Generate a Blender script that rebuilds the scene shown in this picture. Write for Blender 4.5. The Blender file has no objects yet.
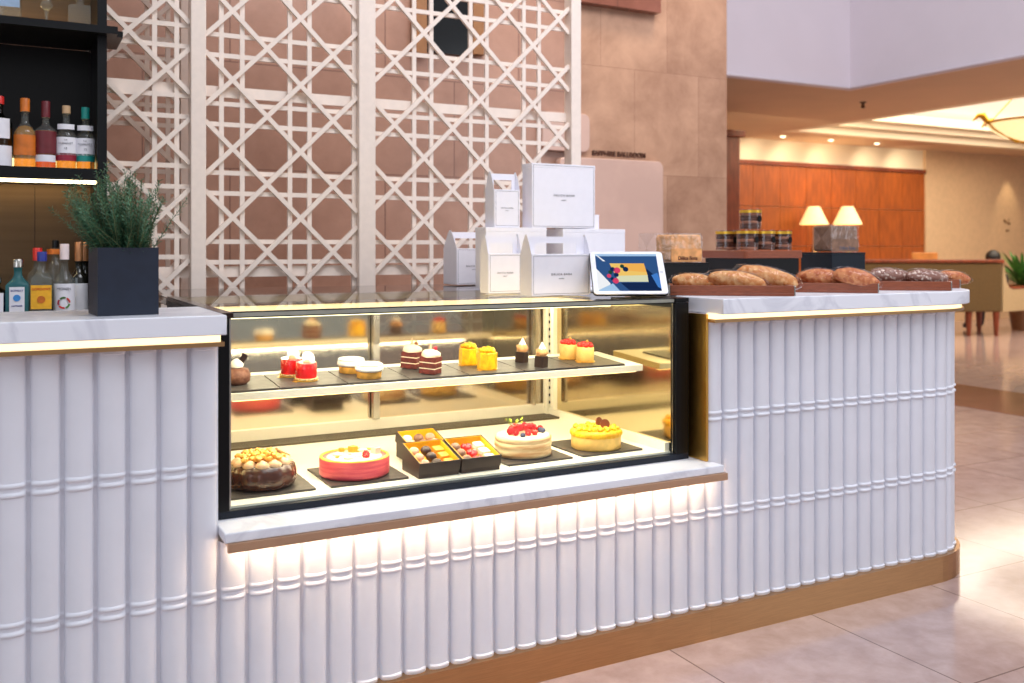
import bpy, math, random
from math import sin, cos, pi, radians, sqrt
from mathutils import Vector, Matrix, noise as mnoise
random.seed(7)
S = bpy.context.scene
COL = S.collection
# ------------------------------------------------------------------ helpers
CA, SA = 0.88313, 0.46913          # camera yaw, cos / sin
def ratio(px):                     # X / Y of the vertical plane seen at an image column
    t = (px - 512) / 945.0
    return (SA + CA * t) / (CA - SA * t)
def atY(px, Y): return ratio(px) * Y
def atZ(px, d):                    # ground point at depth d along the view axis
    l = (px - 512) / 945.0 * d
    return (CA * l + SA * d, -SA * l + CA * d)
def zat(px, py, Y): return hz(py, (SA*ratio(px)+CA)*Y)
def hz(py, d): return 1.3 + (248 - py) * d / 945.0
def lin(c):
    r = []
    for v in c[:3]:
        v = v / 255.0
        r.append(v / 12.92 if v <= 0.04045 else ((v + 0.055) / 1.055) ** 2.4)
    return (r[0], r[1], r[2], 1.0)
def new_mat(name):
    m = bpy.data.materials.new(name); m.use_nodes = True
    nt = m.node_tree; nt.nodes.clear()
    out = nt.nodes.new('ShaderNodeOutputMaterial')
    return m, nt, out
def mat(name, col, rough=0.5, metal=0.0, var=0.06, scale=30.0, bump=0.0, spec=0.5, coat=0.0, emit=None, estr=0.0, sss=0.0, stretch=None, col2=None, fac=(0.4, 0.6), trans=0.0):
    m, nt, out = new_mat(name)
    b = nt.nodes.new('ShaderNodeBsdfPrincipled')
    nt.links.new(b.outputs[0], out.inputs[0])
    c = lin(col)
    tc = nt.nodes.new('ShaderNodeTexCoord')
    n = nt.nodes.new('ShaderNodeTexNoise'); n.inputs['Scale'].default_value = scale; n.inputs['Detail'].default_value = 5
    if stretch:
        mp = nt.nodes.new('ShaderNodeMapping'); mp.inputs['Scale'].default_value = stretch
        nt.links.new(tc.outputs['Object'], mp.inputs[0]); nt.links.new(mp.outputs[0], n.inputs['Vector'])
    else:
        nt.links.new(tc.outputs['Object'], n.inputs['Vector'])
    r = nt.nodes.new('ShaderNodeValToRGB')
    r.color_ramp.elements[0].position = fac[0]; r.color_ramp.elements[1].position = fac[1]
    if col2:
        r.color_ramp.elements[0].color = lin(col2); r.color_ramp.elements[1].color = c
    else:
        r.color_ramp.elements[0].color = (c[0]*(1-var), c[1]*(1-var), c[2]*(1-var), 1)
        r.color_ramp.elements[1].color = (min(1,c[0]*(1+var)), min(1,c[1]*(1+var)), min(1,c[2]*(1+var)), 1)
    nt.links.new(n.outputs[0], r.inputs[0]); nt.links.new(r.outputs[0], b.inputs['Base Color'])
    b.inputs['Roughness'].default_value = rough; b.inputs['Metallic'].default_value = metal
    b.inputs['Specular IOR Level'].default_value = spec
    b.inputs['Coat Weight'].default_value = coat
    if trans: b.inputs['Transmission Weight'].default_value = trans
    if sss:
        b.inputs['Subsurface Weight'].default_value = sss; b.inputs['Subsurface Scale'].default_value = 0.01
    if emit is not None:
        b.inputs['Emission Color'].default_value = lin(emit); b.inputs['Emission Strength'].default_value = estr
    if bump:
        bp = nt.nodes.new('ShaderNodeBump'); bp.inputs['Strength'].default_value = bump; bp.inputs['Distance'].default_value = 0.004
        nt.links.new(n.outputs[0], bp.inputs['Height']); nt.links.new(bp.outputs[0], b.inputs['Normal'])
    return m
def emis(name, col, strength):
    m, nt, out = new_mat(name)
    e = nt.nodes.new('ShaderNodeEmission'); e.inputs[0].default_value = lin(col); e.inputs[1].default_value = strength
    nt.links.new(e.outputs[0], out.inputs[0]); return m
def clear(name, tint=(255,255,255), rough=0.0, ior=1.45, boost=0.0, crinkle=0):
    """thin clear pane: transparent with a fresnel reflection"""
    m, nt, out = new_mat(name)
    t = nt.nodes.new('ShaderNodeBsdfTransparent'); t.inputs[0].default_value = lin(tint)
    g = nt.nodes.new('ShaderNodeBsdfGlossy'); g.inputs['Roughness'].default_value = rough
    f = nt.nodes.new('ShaderNodeFresnel'); f.inputs[0].default_value = ior
    mx = nt.nodes.new('ShaderNodeMixShader')
    if crinkle:
        tc = nt.nodes.new('ShaderNodeTexCoord'); n = nt.nodes.new('ShaderNodeTexNoise'); n.inputs['Scale'].default_value = crinkle; n.inputs['Detail'].default_value = 3
        bp = nt.nodes.new('ShaderNodeBump'); bp.inputs['Strength'].default_value = 0.9; bp.inputs['Distance'].default_value = 0.006
        nt.links.new(tc.outputs['Object'], n.inputs['Vector']); nt.links.new(n.outputs[0], bp.inputs['Height'])
        nt.links.new(bp.outputs[0], g.inputs['Normal']); nt.links.new(bp.outputs[0], f.inputs['Normal'])
    geo = nt.nodes.new('ShaderNodeNewGeometry')
    k = nt.nodes.new('ShaderNodeMath'); k.operation = 'SUBTRACT'; k.inputs[0].default_value = 1.0
    nt.links.new(geo.outputs['Backfacing'], k.inputs[1])
    a = nt.nodes.new('ShaderNodeMath'); a.operation = 'ADD'; a.use_clamp = True; a.inputs[1].default_value = boost
    nt.links.new(f.outputs[0], a.inputs[0])
    q = nt.nodes.new('ShaderNodeMath'); q.operation = 'MULTIPLY'
    nt.links.new(a.outputs[0], q.inputs[0]); nt.links.new(k.outputs[0], q.inputs[1]); nt.links.new(q.outputs[0], mx.inputs[0])
    nt.links.new(t.outputs[0], mx.inputs[1]); nt.links.new(g.outputs[0], mx.inputs[2])
    nt.links.new(mx.outputs[0], out.inputs[0]); return m
def milky(name, col, diff=0.4, rough=0.05, ior=1.4):
    """clear coloured body that also scatters some light"""
    m, nt, out = new_mat(name)
    t = nt.nodes.new('ShaderNodeBsdfTransparent'); t.inputs[0].default_value = lin(col)
    d = nt.nodes.new('ShaderNodeBsdfDiffuse'); d.inputs[0].default_value = lin(col)
    tl = nt.nodes.new('ShaderNodeBsdfTranslucent'); tl.inputs[0].default_value = lin(col)
    g = nt.nodes.new('ShaderNodeBsdfGlossy'); g.inputs['Roughness'].default_value = rough
    f = nt.nodes.new('ShaderNodeFresnel'); f.inputs[0].default_value = ior
    a = nt.nodes.new('ShaderNodeMixShader'); a.inputs[0].default_value = 0.5
    b = nt.nodes.new('ShaderNodeMixShader'); b.inputs[0].default_value = diff
    c = nt.nodes.new('ShaderNodeMixShader')
    nt.links.new(d.outputs[0], a.inputs[1]); nt.links.new(tl.outputs[0], a.inputs[2])
    nt.links.new(t.outputs[0], b.inputs[1]); nt.links.new(a.outputs[0], b.inputs[2])
    geo = nt.nodes.new('ShaderNodeNewGeometry')
    k = nt.nodes.new('ShaderNodeMath'); k.operation = 'SUBTRACT'; k.inputs[0].default_value = 1.0
    nt.links.new(geo.outputs['Backfacing'], k.inputs[1])
    q = nt.nodes.new('ShaderNodeMath'); q.operation = 'MULTIPLY'
    nt.links.new(f.outputs[0], q.inputs[0]); nt.links.new(k.outputs[0], q.inputs[1])
    nt.links.new(q.outputs[0], c.inputs[0]); nt.links.new(b.outputs[0], c.inputs[1]); nt.links.new(g.outputs[0], c.inputs[2])
    nt.links.new(c.outputs[0], out.inputs[0]); return m
def marble_mat(name, base, vein, scale=3.0, rough=0.25):
    m, nt, out = new_mat(name)
    b = nt.nodes.new('ShaderNodeBsdfPrincipled'); nt.links.new(b.outputs[0], out.inputs[0])
    tc = nt.nodes.new('ShaderNodeTexCoord')
    n = nt.nodes.new('ShaderNodeTexNoise'); n.inputs['Scale'].default_value = scale; n.inputs['Detail'].default_value = 8; n.inputs['Distortion'].default_value = 1.2
    nt.links.new(tc.outputs['Object'], n.inputs['Vector'])
    r = nt.nodes.new('ShaderNodeValToRGB'); e = r.color_ramp.elements
    e[0].position = 0.46; e[0].color = lin(base); e[1].position = 0.54; e[1].color = lin(base)
    k = r.color_ramp.elements.new(0.5); k.color = lin(vein)
    nt.links.new(n.outputs[0], r.inputs[0])
    nt.links.new(r.outputs[0], b.inputs['Base Color']); b.inputs['Roughness'].default_value = rough
    return m
def tile_mat(name, c1, c2, joint, tw, th, axes='XZ', rough=0.35, mort=0.004, offs=(0,0), nscale=1.3, vein=None, stagger=0.0, spec=0.5):
    """stone tiles with joints, laid in world units"""
    m, nt, out = new_mat(name)
    b = nt.nodes.new('ShaderNodeBsdfPrincipled'); nt.links.new(b.outputs[0], out.inputs[0])
    g = nt.nodes.new('ShaderNodeNewGeometry')
    sp = nt.nodes.new('ShaderNodeSeparateXYZ'); nt.links.new(g.outputs['Position'], sp.inputs[0])
    cb = nt.nodes.new('ShaderNodeCombineXYZ')
    def off(sock, o):
        a = nt.nodes.new('ShaderNodeMath'); a.operation = 'ADD'; a.inputs[1].default_value = o
        nt.links.new(sock, a.inputs[0]); return a.outputs[0]
    nt.links.new(off(sp.outputs[axes[0]], offs[0]), cb.inputs[0]); nt.links.new(off(sp.outputs[axes[1]], offs[1]), cb.inputs[1])
    br = nt.nodes.new('ShaderNodeTexBrick'); br.offset = stagger; br.offset_frequency = 2
    br.inputs['Scale'].default_value = 1; br.inputs['Brick Width'].default_value = tw; br.inputs['Row Height'].default_value = th
    br.inputs['Mortar Size'].default_value = mort; br.inputs['Mortar Smooth'].default_value = 0.0
    br.inputs['Color1'].default_value = (0,0,0,1); br.inputs['Color2'].default_value = (1,1,1,1); br.inputs['Mortar'].default_value = (0.5,0.5,0.5,1)
    nt.links.new(cb.outputs[0], br.inputs['Vector'])
    n = nt.nodes.new('ShaderNodeTexNoise'); n.inputs['Scale'].default_value = nscale; n.inputs['Detail'].default_value = 9; n.inputs['Roughness'].default_value = 0.65; n.inputs['Distortion'].default_value = 0.25
    nt.links.new(g.outputs['Position'], n.inputs['Vector'])
    mixf = nt.nodes.new('ShaderNodeMath'); mixf.operation = 'MULTIPLY_ADD'; mixf.inputs[1].default_value = 0.28
    sepb = nt.nodes.new('ShaderNodeSeparateColor'); nt.links.new(br.outputs['Color'], sepb.inputs[0])
    nt.links.new(sepb.outputs[0], mixf.inputs[0])
    sc = nt.nodes.new('ShaderNodeMapRange'); sc.inputs[1].default_value = 0.3; sc.inputs[2].default_value = 0.7; sc.inputs[3].default_value = 0.0; sc.inputs[4].default_value = 0.75
    nt.links.new(n.outputs[0], sc.inputs[0]); nt.links.new(sc.outputs[0], mixf.inputs[2])
    r = nt.nodes.new('ShaderNodeValToRGB'); e = r.color_ramp.elements
    e[0].position = 0.05; e[0].color = lin(c1); e[1].position = 0.95; e[1].color = lin(c2)
    nt.links.new(mixf.outputs[0], r.inputs[0])
    col = r.outputs[0]
    if vein:
        n2 = nt.nodes.new('ShaderNodeTexNoise'); n2.inputs['Scale'].default_value = nscale*2.2; n2.inputs['Detail'].default_value = 8; n2.inputs['Distortion'].default_value = 1.5
        nt.links.new(g.outputs['Position'], n2.inputs['Vector'])
        r2 = nt.nodes.new('ShaderNodeValToRGB'); e2 = r2.color_ramp.elements
        e2[0].position = 0.48; e2[0].color = (0,0,0,1); e2[1].position = 0.52; e2[1].color = (0,0,0,1); k = e2.new(0.5); k.color = (0.5,0.5,0.5,1)
        nt.links.new(n2.outputs[0], r2.inputs[0])
        mv = nt.nodes.new('ShaderNodeMix'); mv.data_type = 'RGBA'; mv.inputs[7].default_value = lin(vein)
        nt.links.new(r2.outputs[0], mv.inputs[0]); nt.links.new(col, mv.inputs[6]); col = mv.outputs[2]
    mm = nt.nodes.new('ShaderNodeMix'); mm.data_type = 'RGBA'; mm.inputs[7].default_value = lin(joint)
    nt.links.new(br.outputs['Fac'], mm.inputs[0]); nt.links.new(col, mm.inputs[6])
    nt.links.new(mm.outputs[2], b.inputs['Base Color']); b.inputs['Roughness'].default_value = rough
    b.inputs['Specular IOR Level'].default_value = spec
    return m

class MB:
    def __init__(s): s.v = []; s.f = []; s.m = []
    def add(s, vs, fs, mi=0):
        o = len(s.v); s.v += [tuple(v) for v in vs]
        for f in fs: s.f.append(tuple(i + o for i in f)); s.m.append(mi)
        return s
    def box(s, x0, y0, z0, x1, y1, z1, mi=0):
        vs = [(x0,y0,z0),(x1,y0,z0),(x1,y1,z0),(x0,y1,z0),(x0,y0,z1),(x1,y0,z1),(x1,y1,z1),(x0,y1,z1)]
        return s.add(vs, [(0,3,2,1),(4,5,6,7),(0,1,5,4),(1,2,6,5),(2,3,7,6),(3,0,4,7)], mi)
    def bar(s, p, q, w, d, up=(0,1,0), mi=0):
        """square bar from p to q, width w across, depth d along 'up'"""
        p, q = Vector(p), Vector(q); t = (q-p).normalized(); u = Vector(up).normalized(); a = t.cross(u).normalized()
        vs = []
        for c in (p, q):
            for sa, su in ((-1,-1),(1,-1),(1,1),(-1,1)): vs.append(c + a*(sa*w/2) + u*(su*d/2))
        return s.add(vs, [(0,3,2,1),(4,5,6,7),(0,1,5,4),(1,2,6,5),(2,3,7,6),(3,0,4,7)], mi)
    def lathe(s, prof, c=(0,0,0), seg=24, mi=0, a0=0.0, a1=2*pi, sx=1.0, sy=1.0, fl=None):
        full = abs(a1-a0-2*pi) < 1e-6; n = seg if full else seg+1
        vs = []
        for (r, z) in prof:
            for i in range(n):
                a = a0 + (a1-a0)*i/seg
                rr = r*(fl(a, z) if fl else 1)
                vs.append((c[0]+rr*cos(a)*sx, c[1]+rr*sin(a)*sy, c[2]+z))
        fs = []
        for k in range(len(prof)-1):
            for i in range(seg):
                j = (i+1) % n if full else i+1
                fs.append((k*n+i, k*n+j, (k+1)*n+j, (k+1)*n+i))
        if full:
            if prof[0][0] > 1e-6: fs.append(tuple(reversed(range(n))))
            if prof[-1][0] > 1e-6: fs.append(tuple((len(prof)-1)*n+i for i in range(n)))
        return s.add(vs, fs, mi)
    def tube(s, pts, r, seg=8, mi=0):
        pts = [Vector(p) for p in pts]; n = len(pts)
        rs = r if isinstance(r, (list, tuple)) else [r]*n
        vs = []; prev = None
        for i, p in enumerate(pts):
            t = (pts[min(i+1,n-1)] - pts[max(i-1,0)]).normalized()
            a = t.orthogonal().normalized() if prev is None else (prev - t*prev.dot(t)).normalized()
            prev = a; b = t.cross(a)
            for k in range(seg):
                an = 2*pi*k/seg; vs.append(p + (a*cos(an)+b*sin(an))*rs[i])
        fs = [tuple(reversed(range(seg)))]
        for i in range(n-1):
            for k in range(seg):
                l = (k+1) % seg; fs.append((i*seg+k, i*seg+l, (i+1)*seg+l, (i+1)*seg+k))
        fs.append(tuple((n-1)*seg+k for k in range(seg)))
        return s.add(vs, fs, mi)
    def prism(s, poly, z0, z1, mi=0, axis='Z'):
        n = len(poly)
        def P(a, b, h): return (a,b,h) if axis == 'Z' else ((a,h,b) if axis == 'Y' else (h,a,b))
        vs = [P(a,b,z0) for a,b in poly] + [P(a,b,z1) for a,b in poly]
        fs = [tuple(reversed(range(n))), tuple(range(n, 2*n))] + [(i,(i+1)%n,(i+1)%n+n,i+n) for i in range(n)]
        return s.add(vs, fs, mi)
    def blob(s, c, r, seg=14, rings=9, nz=0.0, nf=3.0, mi=0, M=None, seed=0.0):
        if not isinstance(r, (tuple, list)): r = (r, r, r)
        vs = []
        for k in range(rings+1):
            th = pi*k/rings
            if k in (0, rings):
                pts = [(0,0,cos(th))]
            else: pts = [(sin(th)*cos(2*pi*i/seg), sin(th)*sin(2*pi*i/seg), cos(th)) for i in range(seg)]
            for p in pts:
                f = 1 + (nz*mnoise.noise(Vector((p[0]*nf+seed, p[1]*nf+seed*1.7, p[2]*nf))) if nz else 0)
                q = Vector((p[0]*r[0]*f, p[1]*r[1]*f, p[2]*r[2]*f))
                if M is not None: q = M @ q
                vs.append((c[0]+q[0], c[1]+q[1], c[2]+q[2]))
        fs = []; last = 1+(rings-1)*seg
        for i in range(seg):
            j = (i+1) % seg
            fs.append((0, 1+i, 1+j)); fs.append((last, 1+(rings-2)*seg+j, 1+(rings-2)*seg+i))
            for k in range(rings-2): fs.append((1+k*seg+i, 1+(k+1)*seg+i, 1+(k+1)*seg+j, 1+k*seg+j))
        return s.add(vs, fs, mi)
    def build(s, name, mats, parent=None, smooth=None, bevel=0.0, loc=(0,0,0), rot=(0,0,0), bseg=2):
        me = bpy.data.meshes.new(name); me.from_pydata(s.v, [], s.f); me.update()
        if not isinstance(mats, (list, tuple)): mats = [mats]
        for m in mats: me.materials.append(m)
        if len(mats) > 1: me.polygons.foreach_set('material_index', s.m)
        import bmesh
        bm = bmesh.new(); bm.from_mesh(me); bmesh.ops.recalc_face_normals(bm, faces=bm.faces); bm.to_mesh(me); bm.free()
        if smooth is not None:
            me.polygons.foreach_set('use_smooth', [True]*len(me.polygons))
            me.set_sharp_from_angle(angle=radians(smooth))
        o = bpy.data.objects.new(name, me); COL.objects.link(o)
        o.location = loc; o.rotation_euler = rot
        if parent: o.parent = parent
        if bevel:
            b = o.modifiers.new('bevel', 'BEVEL'); b.width = bevel; b.segments = bseg; b.limit_method = 'ANGLE'; b.angle_limit = radians(50)
            me.polygons.foreach_set('use_smooth', [True]*len(me.polygons)); me.set_sharp_from_angle(angle=radians(40))
        return o
def tag(o, label, cat, group=None, kind=None):
    o['label'] = label; o['category'] = cat
    if group: o['group'] = group
    if kind: o['kind'] = kind
    return o
def thing(name, label, cat, loc=(0,0,0), rz=0.0, group=None, rx=0.0):
    o = bpy.data.objects.new(name, None); COL.objects.link(o); o.empty_display_size = 0.05
    o.location = loc; o.rotation_euler = (rx, 0, rz)
    return tag(o, label, cat, group)
def struct(o, label=None):
    o['kind'] = 'structure'
    if label: o['label'] = label
    return o
def dup(src, loc, rz=None, label=None, group=None):
    r = src.copy(); COL.objects.link(r); r.location = loc
    if rz is not None: r.rotation_euler = (src.rotation_euler[0], 0, rz)
    if label: r['label'] = label
    if group: r['group'] = group
    for ch in list(src.children):
        c = ch.copy(); COL.objects.link(c); c.parent = r
        for g in list(ch.children):
            d = g.copy(); COL.objects.link(d); d.parent = c
    return r
def lettering(name, body, size, loc, m, parent=None, rz=0.0, rx=pi/2, ext=0.0004, align='CENTER', space=1.0, bold=0.0):
    cu = bpy.data.curves.new(name, 'FONT'); cu.body = body; cu.size = size; cu.align_x = align; cu.align_y = 'CENTER'; cu.extrude = ext; cu.space_character = space
    cu.offset = bold; cu.resolution_u = 3
    cu.materials.append(m)
    tmp = bpy.data.objects.new(name+'_outline', cu); COL.objects.link(tmp)
    bpy.context.view_layer.update()
    me = bpy.data.meshes.new_from_object(tmp.evaluated_get(bpy.context.evaluated_depsgraph_get()))
    bpy.data.objects.remove(tmp); bpy.data.curves.remove(cu)
    if not me.materials: me.materials.append(m)
    o = bpy.data.objects.new(name, me); COL.objects.link(o); o.location = loc; o.rotation_euler = (rx, 0, rz)
    if parent: o.parent = parent
    return o
def rrect(x0, y0, x1, y1, r, seg=6):
    pts = []
    for cx, cy, a in ((x1-r,y0+r,-pi/2),(x1-r,y1-r,0),(x0+r,y1-r,pi/2),(x0+r,y0+r,pi)):
        for i in range(seg+1):
            t = a + pi/2*i/seg; pts.append((cx+r*cos(t), cy+r*sin(t)))
    return pts
# ------------------------------------------------------------------ materials
M = {}
M['reed'] = mat('white lacquer', (226,227,235), 0.32, var=0.015, scale=8)
M['marble'] = marble_mat('white marble', (234,236,244), (216,218,228), 2.6, 0.3)
M['brass'] = mat('brushed brass', (192,152,108), 0.3, 1.0, var=0.05, scale=14, stretch=(1,1,30))
M['bronze'] = mat('bronze trim', (196,158,128), 0.42, 0.6, var=0.04, scale=10)
M['steel'] = mat('steel', (190,186,178), 0.25, 1.0, var=0.04)
M['black'] = mat('black metal', (7,7,9), 0.3, 0.0, var=0.1, spec=0.25)
M['navy'] = mat('black base rail', (14,22,36), 0.35, spec=0.3)
M['brassmirror'] = mat('polished brass panel', (226,176,92), 0.34, 1.0, var=0.04, scale=4)
M['led_warm'] = emis('warm led', (255,214,150), 4.0)
M['led_white'] = emis('white led', (255,228,196), 24.0)
M['led_trim'] = emis('counter led', (255,226,170), 2.2)
M['glass'] = clear('clear glass', (250,252,250), 0.0, 1.32)
M['topglass'] = clear('case top glass', (240,236,222), 0.0, 1.10)
M['edgeglass'] = mat('glass edge', (150,150,138), 0.15, 0.0, spec=0.8)
M['mirror'] = mat('rear mirror glass', (220,208,188), 0.09, 1.0, var=0.01)
def halfmirror(name, tint, refl, rough):
    m, nt, out = new_mat(name)
    t = nt.nodes.new('ShaderNodeBsdfTransparent'); t.inputs[0].default_value = lin(tint)
    g = nt.nodes.new('ShaderNodeBsdfGlossy'); g.inputs[0].default_value = lin(tint); g.inputs['Roughness'].default_value = rough
    mx = nt.nodes.new('ShaderNodeMixShader'); mx.inputs[0].default_value = refl
    nt.links.new(t.outputs[0], mx.inputs[1]); nt.links.new(g.outputs[0], mx.inputs[2]); nt.links.new(mx.outputs[0], out.inputs[0]); return m
M['halfmirror'] = halfmirror('rear sliding glass', (240,230,214), 0.45, 0.08)
M['sidemirror'] = mat('side mirror glass', (214,198,158), 0.10, 1.0, var=0.01)
M['cream'] = mat('cream enamel', (250,242,222), 0.45, var=0.01)
M['deck'] = mat('white case deck', (248,242,226), 0.35, var=0.01)
M['vent'] = mat('vent metal', (84,72,52), 0.4, 0.3)
M['slate'] = mat('grey slate', (84,78,74), 0.45, var=0.2, scale=40, bump=0.15)
M['slate_dark'] = mat('dark slate', (62,56,54), 0.45, var=0.2, scale=40, bump=0.15)
M['stone_brown'] = mat('polished brown stone', (84,66,56), 0.04, var=0.15, scale=6, spec=0.9)
M['lattice'] = mat('cream painted wood', (232,216,203), 0.5, var=0.02)
M['whitecard'] = mat('white card', (238,236,244), 0.55, var=0.01)
M['greyline'] = mat('grey print', (120,118,128), 0.6)
M['ink'] = mat('dark ink', (96,92,102), 0.6)
M['planter'] = mat('navy planter', (26,35,52), 0.5, var=0.08)
M['leaf'] = mat('rosemary green', (92,140,104), 0.5, var=0.3, scale=60, col2=(50,92,66))
M['leaf2'] = mat('palm green', (70,120,50), 0.5, var=0.3, scale=10)
M['stem'] = mat('green stem', (110,120,80), 0.6)
M['soil'] = mat('soil', (48,34,26), 0.9)
M['wood_board'] = mat('walnut board', (136,70,42), 0.4, var=0.12, scale=14, stretch=(2,14,14))
M['walltile'] = tile_mat('brown wall marble', (152,114,96), (188,148,128), (130,96,82), 0.95, 0.62, 'XZ', 0.3, 0.004, (0.3,0.1), 2.4, None, 0.5)
M['pillar'] = tile_mat('beige pillar marble', (140,102,80), (196,156,128), (142,104,84), 0.58, 0.75, 'XZ', 0.22, 0.0015, (0.1,0.42), 2.6, None, 0.5)
M['floor'] = tile_mat('floor marble', (164,138,132), (196,172,166), (126,104,98), 0.625, 0.625, 'XY', 0.11, 0.003, (-0.01,0.03), 9.0, None, 0.0, spec=0.6)
M['rose'] = tile_mat('rose floor band', (112,66,52), (150,96,78), (104,70,58), 0.625, 0.625, 'XY', 0.13, 0.003, (-0.01,0.03), 3.0)
M['plaster'] = mat('white plaster', (226,216,222), 0.7, var=0.01, scale=3)
M['ceiling'] = mat('tan ceiling', (214,182,150), 0.7, var=0.02, scale=2)
M['wood_wall'] = mat('orange wood veneer', (160,80,20), 0.38, var=0.18, scale=4, stretch=(6,6,0.8))
M['wood_dark'] = mat('dark wood', (124,56,28), 0.4, var=0.2, scale=6, stretch=(6,6,0.8))
M['wallpaper'] = mat('cream wallcovering', (214,180,142), 0.7, var=0.03, scale=12)
M['frieze'] = mat('pale frieze', (240,224,196), 0.6, var=0.01)
M['olive'] = mat('olive upholstery', (98,76,42), 0.8, var=0.08, scale=40)
M['beige'] = mat('beige upholstery', (190,166,128), 0.8, var=0.05)
M['gold'] = mat('gold card', (226,178,60), 0.3, 0.7, var=0.05)
M['hair'] = mat('black hair', (22,18,18), 0.5)
M['skin'] = mat('skin', (196,142,112), 0.5, sss=0.1)
M['cloth'] = mat('dark cloth', (44,44,52), 0.8)
# ------------------------------------------------------------------ room shell
def plane(name, vs, m, label=None):
    return struct(MB().add(vs, [tuple(range(len(vs)))]).build(name, m), label)
struct(MB().box(-6,-5,-0.1,26,13,0.0).build('floor', M['floor']), 'glossy beige marble tile floor')
o = MB().box(6.9,3.9,0.0,8.0,11.3,0.002).build('trim_1', M['rose']); struct(o, 'rose marble band inlaid in the floor')
# rear wall with the beige marble pillar at its right end
WY = 5.6
PX0 = atY(571, WY)
struct(MB().box(-3, WY, 0, PX0, WY+0.3, 6.5).build('wall_back', M['walltile']), 'brown marble wall behind the lattice screen')
PR = atY(725, WY)
struct(MB().box(PX0, WY-0.02, 0, PR, WY+0.5, 6.5).build('wall_pillar', M['pillar']), 'beige marble wall end right of the lattice screen')
# red stone trim above the pillar
struct(MB().box(PX0, WY-0.1, zat(655, 12, WY-0.1), atY(661, WY-0.1), WY-0.0215, 3.6).build('trim_2', M['rose']), 'rose stone lintel high on the pillar')
# dark opening high on the rear wall
w0, w1 = atY(424, WY-0.01), atY(470, WY-0.01)
t = MB().box(w0, WY-0.04, zat(450,54,WY-0.04), w1, WY-0.005, 4.0).build('window_1', mat('dark glass', (16,18,20), 0.15)); struct(t, 'dark opening high on the brown wall behind the lattice')
fr = MB(); fr.box(w1, WY-0.06, zat(478,54,WY-0.06), w1+0.09, WY-0.005, 4.0); fr.box(w0-0.09, WY-0.06, zat(415,54,WY-0.06), w0, WY-0.005, 4.0)
f = fr.build('window_frame', mat('tan stone reveal', (150,104,62), 0.4)); f.parent = t
# pale stone panels standing on the wall and the sign above
def stone_panel(name, x0, x1, z1, label):
    poly = [(x0,0.0),(x1,0.0)] + [(x1-0.05+0.05*cos(a*pi/12), z1-0.05+0.05*sin(a*pi/12)) for a in range(0,7)] + [(x0+0.05-0.05*sin(a*pi/12), z1-0.05+0.05*cos(a*pi/12)) for a in range(0,7)]
    o = MB().prism(poly, WY-0.09, WY-0.0215, axis='Y').build(name, M['panel'], bevel=0.006)
    return tag(o, label, 'wall panel')
M['panel'] = mat('pale pink marble', (200,168,154), 0.2, var=0.05, scale=3)
Yp = WY-0.09
stone_panel('stone_panel', atY(560,Yp), atY(663.5,Yp), zat(650,161,Yp), 'pale pink marble panel under the ballroom lettering')
sg = thing('wall_sign', 'dark raised ballroom lettering on the beige marble wall', 'sign', (atY(619.5, WY-0.03), WY-0.026, zat(619.5,154.3,WY-0.03)))
lettering('letters', 'SAPPHIRE BALLROOM', 0.047, (0,0,0), mat('bronze letters', (84,48,28), 0.4), sg, ext=0.006, space=1.0, bold=0.0012)
o = MB().prism(rrect(atY(574,WY-0.06)-0.25, zat(585,152,WY-0.06), atY(590,WY-0.06), zat(585,114,WY-0.06), 0.05), WY-0.06, WY-0.0215, axis='Y').build('stone_panel', M['panel'], bevel=0.004)
tag(o, 'small pale marble panel peeking out beside the right lattice post', 'wall panel')

# lobby beyond
LZ, BY, BX, WZ = 3.0, 7.36, 8.07, 11.2
struct(MB().box(PR-1.0, BY-0.12, LZ-0.004, BX-0.1205, BY-0.0505, 7.0).build('wall_bulkhead', M['plaster']), 'white bulkhead wall over the lobby')
struct(MB().box(BX-0.12, 0.0, LZ-0.004, BX-0.0505, BY-0.0505, 7.0).build('wall_bulkhead_side', M['plaster']), 'white bulkhead wall over the right side of the lobby')
m_ = MB(); m_.box(PR-1.0, BY-0.15, LZ-0.006, BX-0.1505, BY-0.1205, LZ+0.03); m_.box(BX-0.15, 0.0, LZ-0.006, BX-0.1205, BY-0.1205, LZ+0.03)
struct(m_.build('trim_3', M['plaster'], bevel=0.015), 'plaster cornice along the bulkhead foot')
CX0, CX1, CY0, CY1 = 9.95, 15.6, 4.6, 10.35
c_ = MB()
c_.box(PR-1.5, BY-0.05, LZ, BX-0.05, 13, LZ+0.12) ; c_.box(BX-0.05, 0, LZ, CX0, 13, LZ+0.12)
c_.box(CX0, CY1, LZ, 26, 13, LZ+0.12); c_.box(CX0, 0, LZ, CX1, CY0, LZ+0.12); c_.box(CX1, 0, LZ, 26, CY1, LZ+0.12)
struct(c_.build('ceiling', M['ceiling']), 'tan lobby ceiling')
cv = MB()
for k,(g,z0,z1) in enumerate(((0.0,LZ+0.0,LZ+0.11),(0.14,LZ+0.11,LZ+0.2),(0.28,LZ+0.2,LZ+0.34))):
    a0,a1,b0,b1 = CX0+g,CX1-g,CY0+g,CY1-g; w=0.16
    cv.box(a0,b0,z0,a1,b0+w,z1); cv.box(a0,b1-w,z0,a1,b1,z1); cv.box(a0,b0+w,z0,a0+w,b1-w,z1); cv.box(a1-w,b0+w,z0,a1,b1-w,z1)
struct(cv.build('trim_4', M['frieze']), 'stepped cream moulding around the ceiling cove')
struct(MB().box(CX0-0.1,CY0-0.1,LZ+0.46,CX1+0.1,CY1+0.1,LZ+0.52).build('ceiling_cove', mat('lit cove plaster', (255,246,228), 0.8, emit=(255,242,220), estr=0.8)), 'bright lit ceiling cove')
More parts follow.
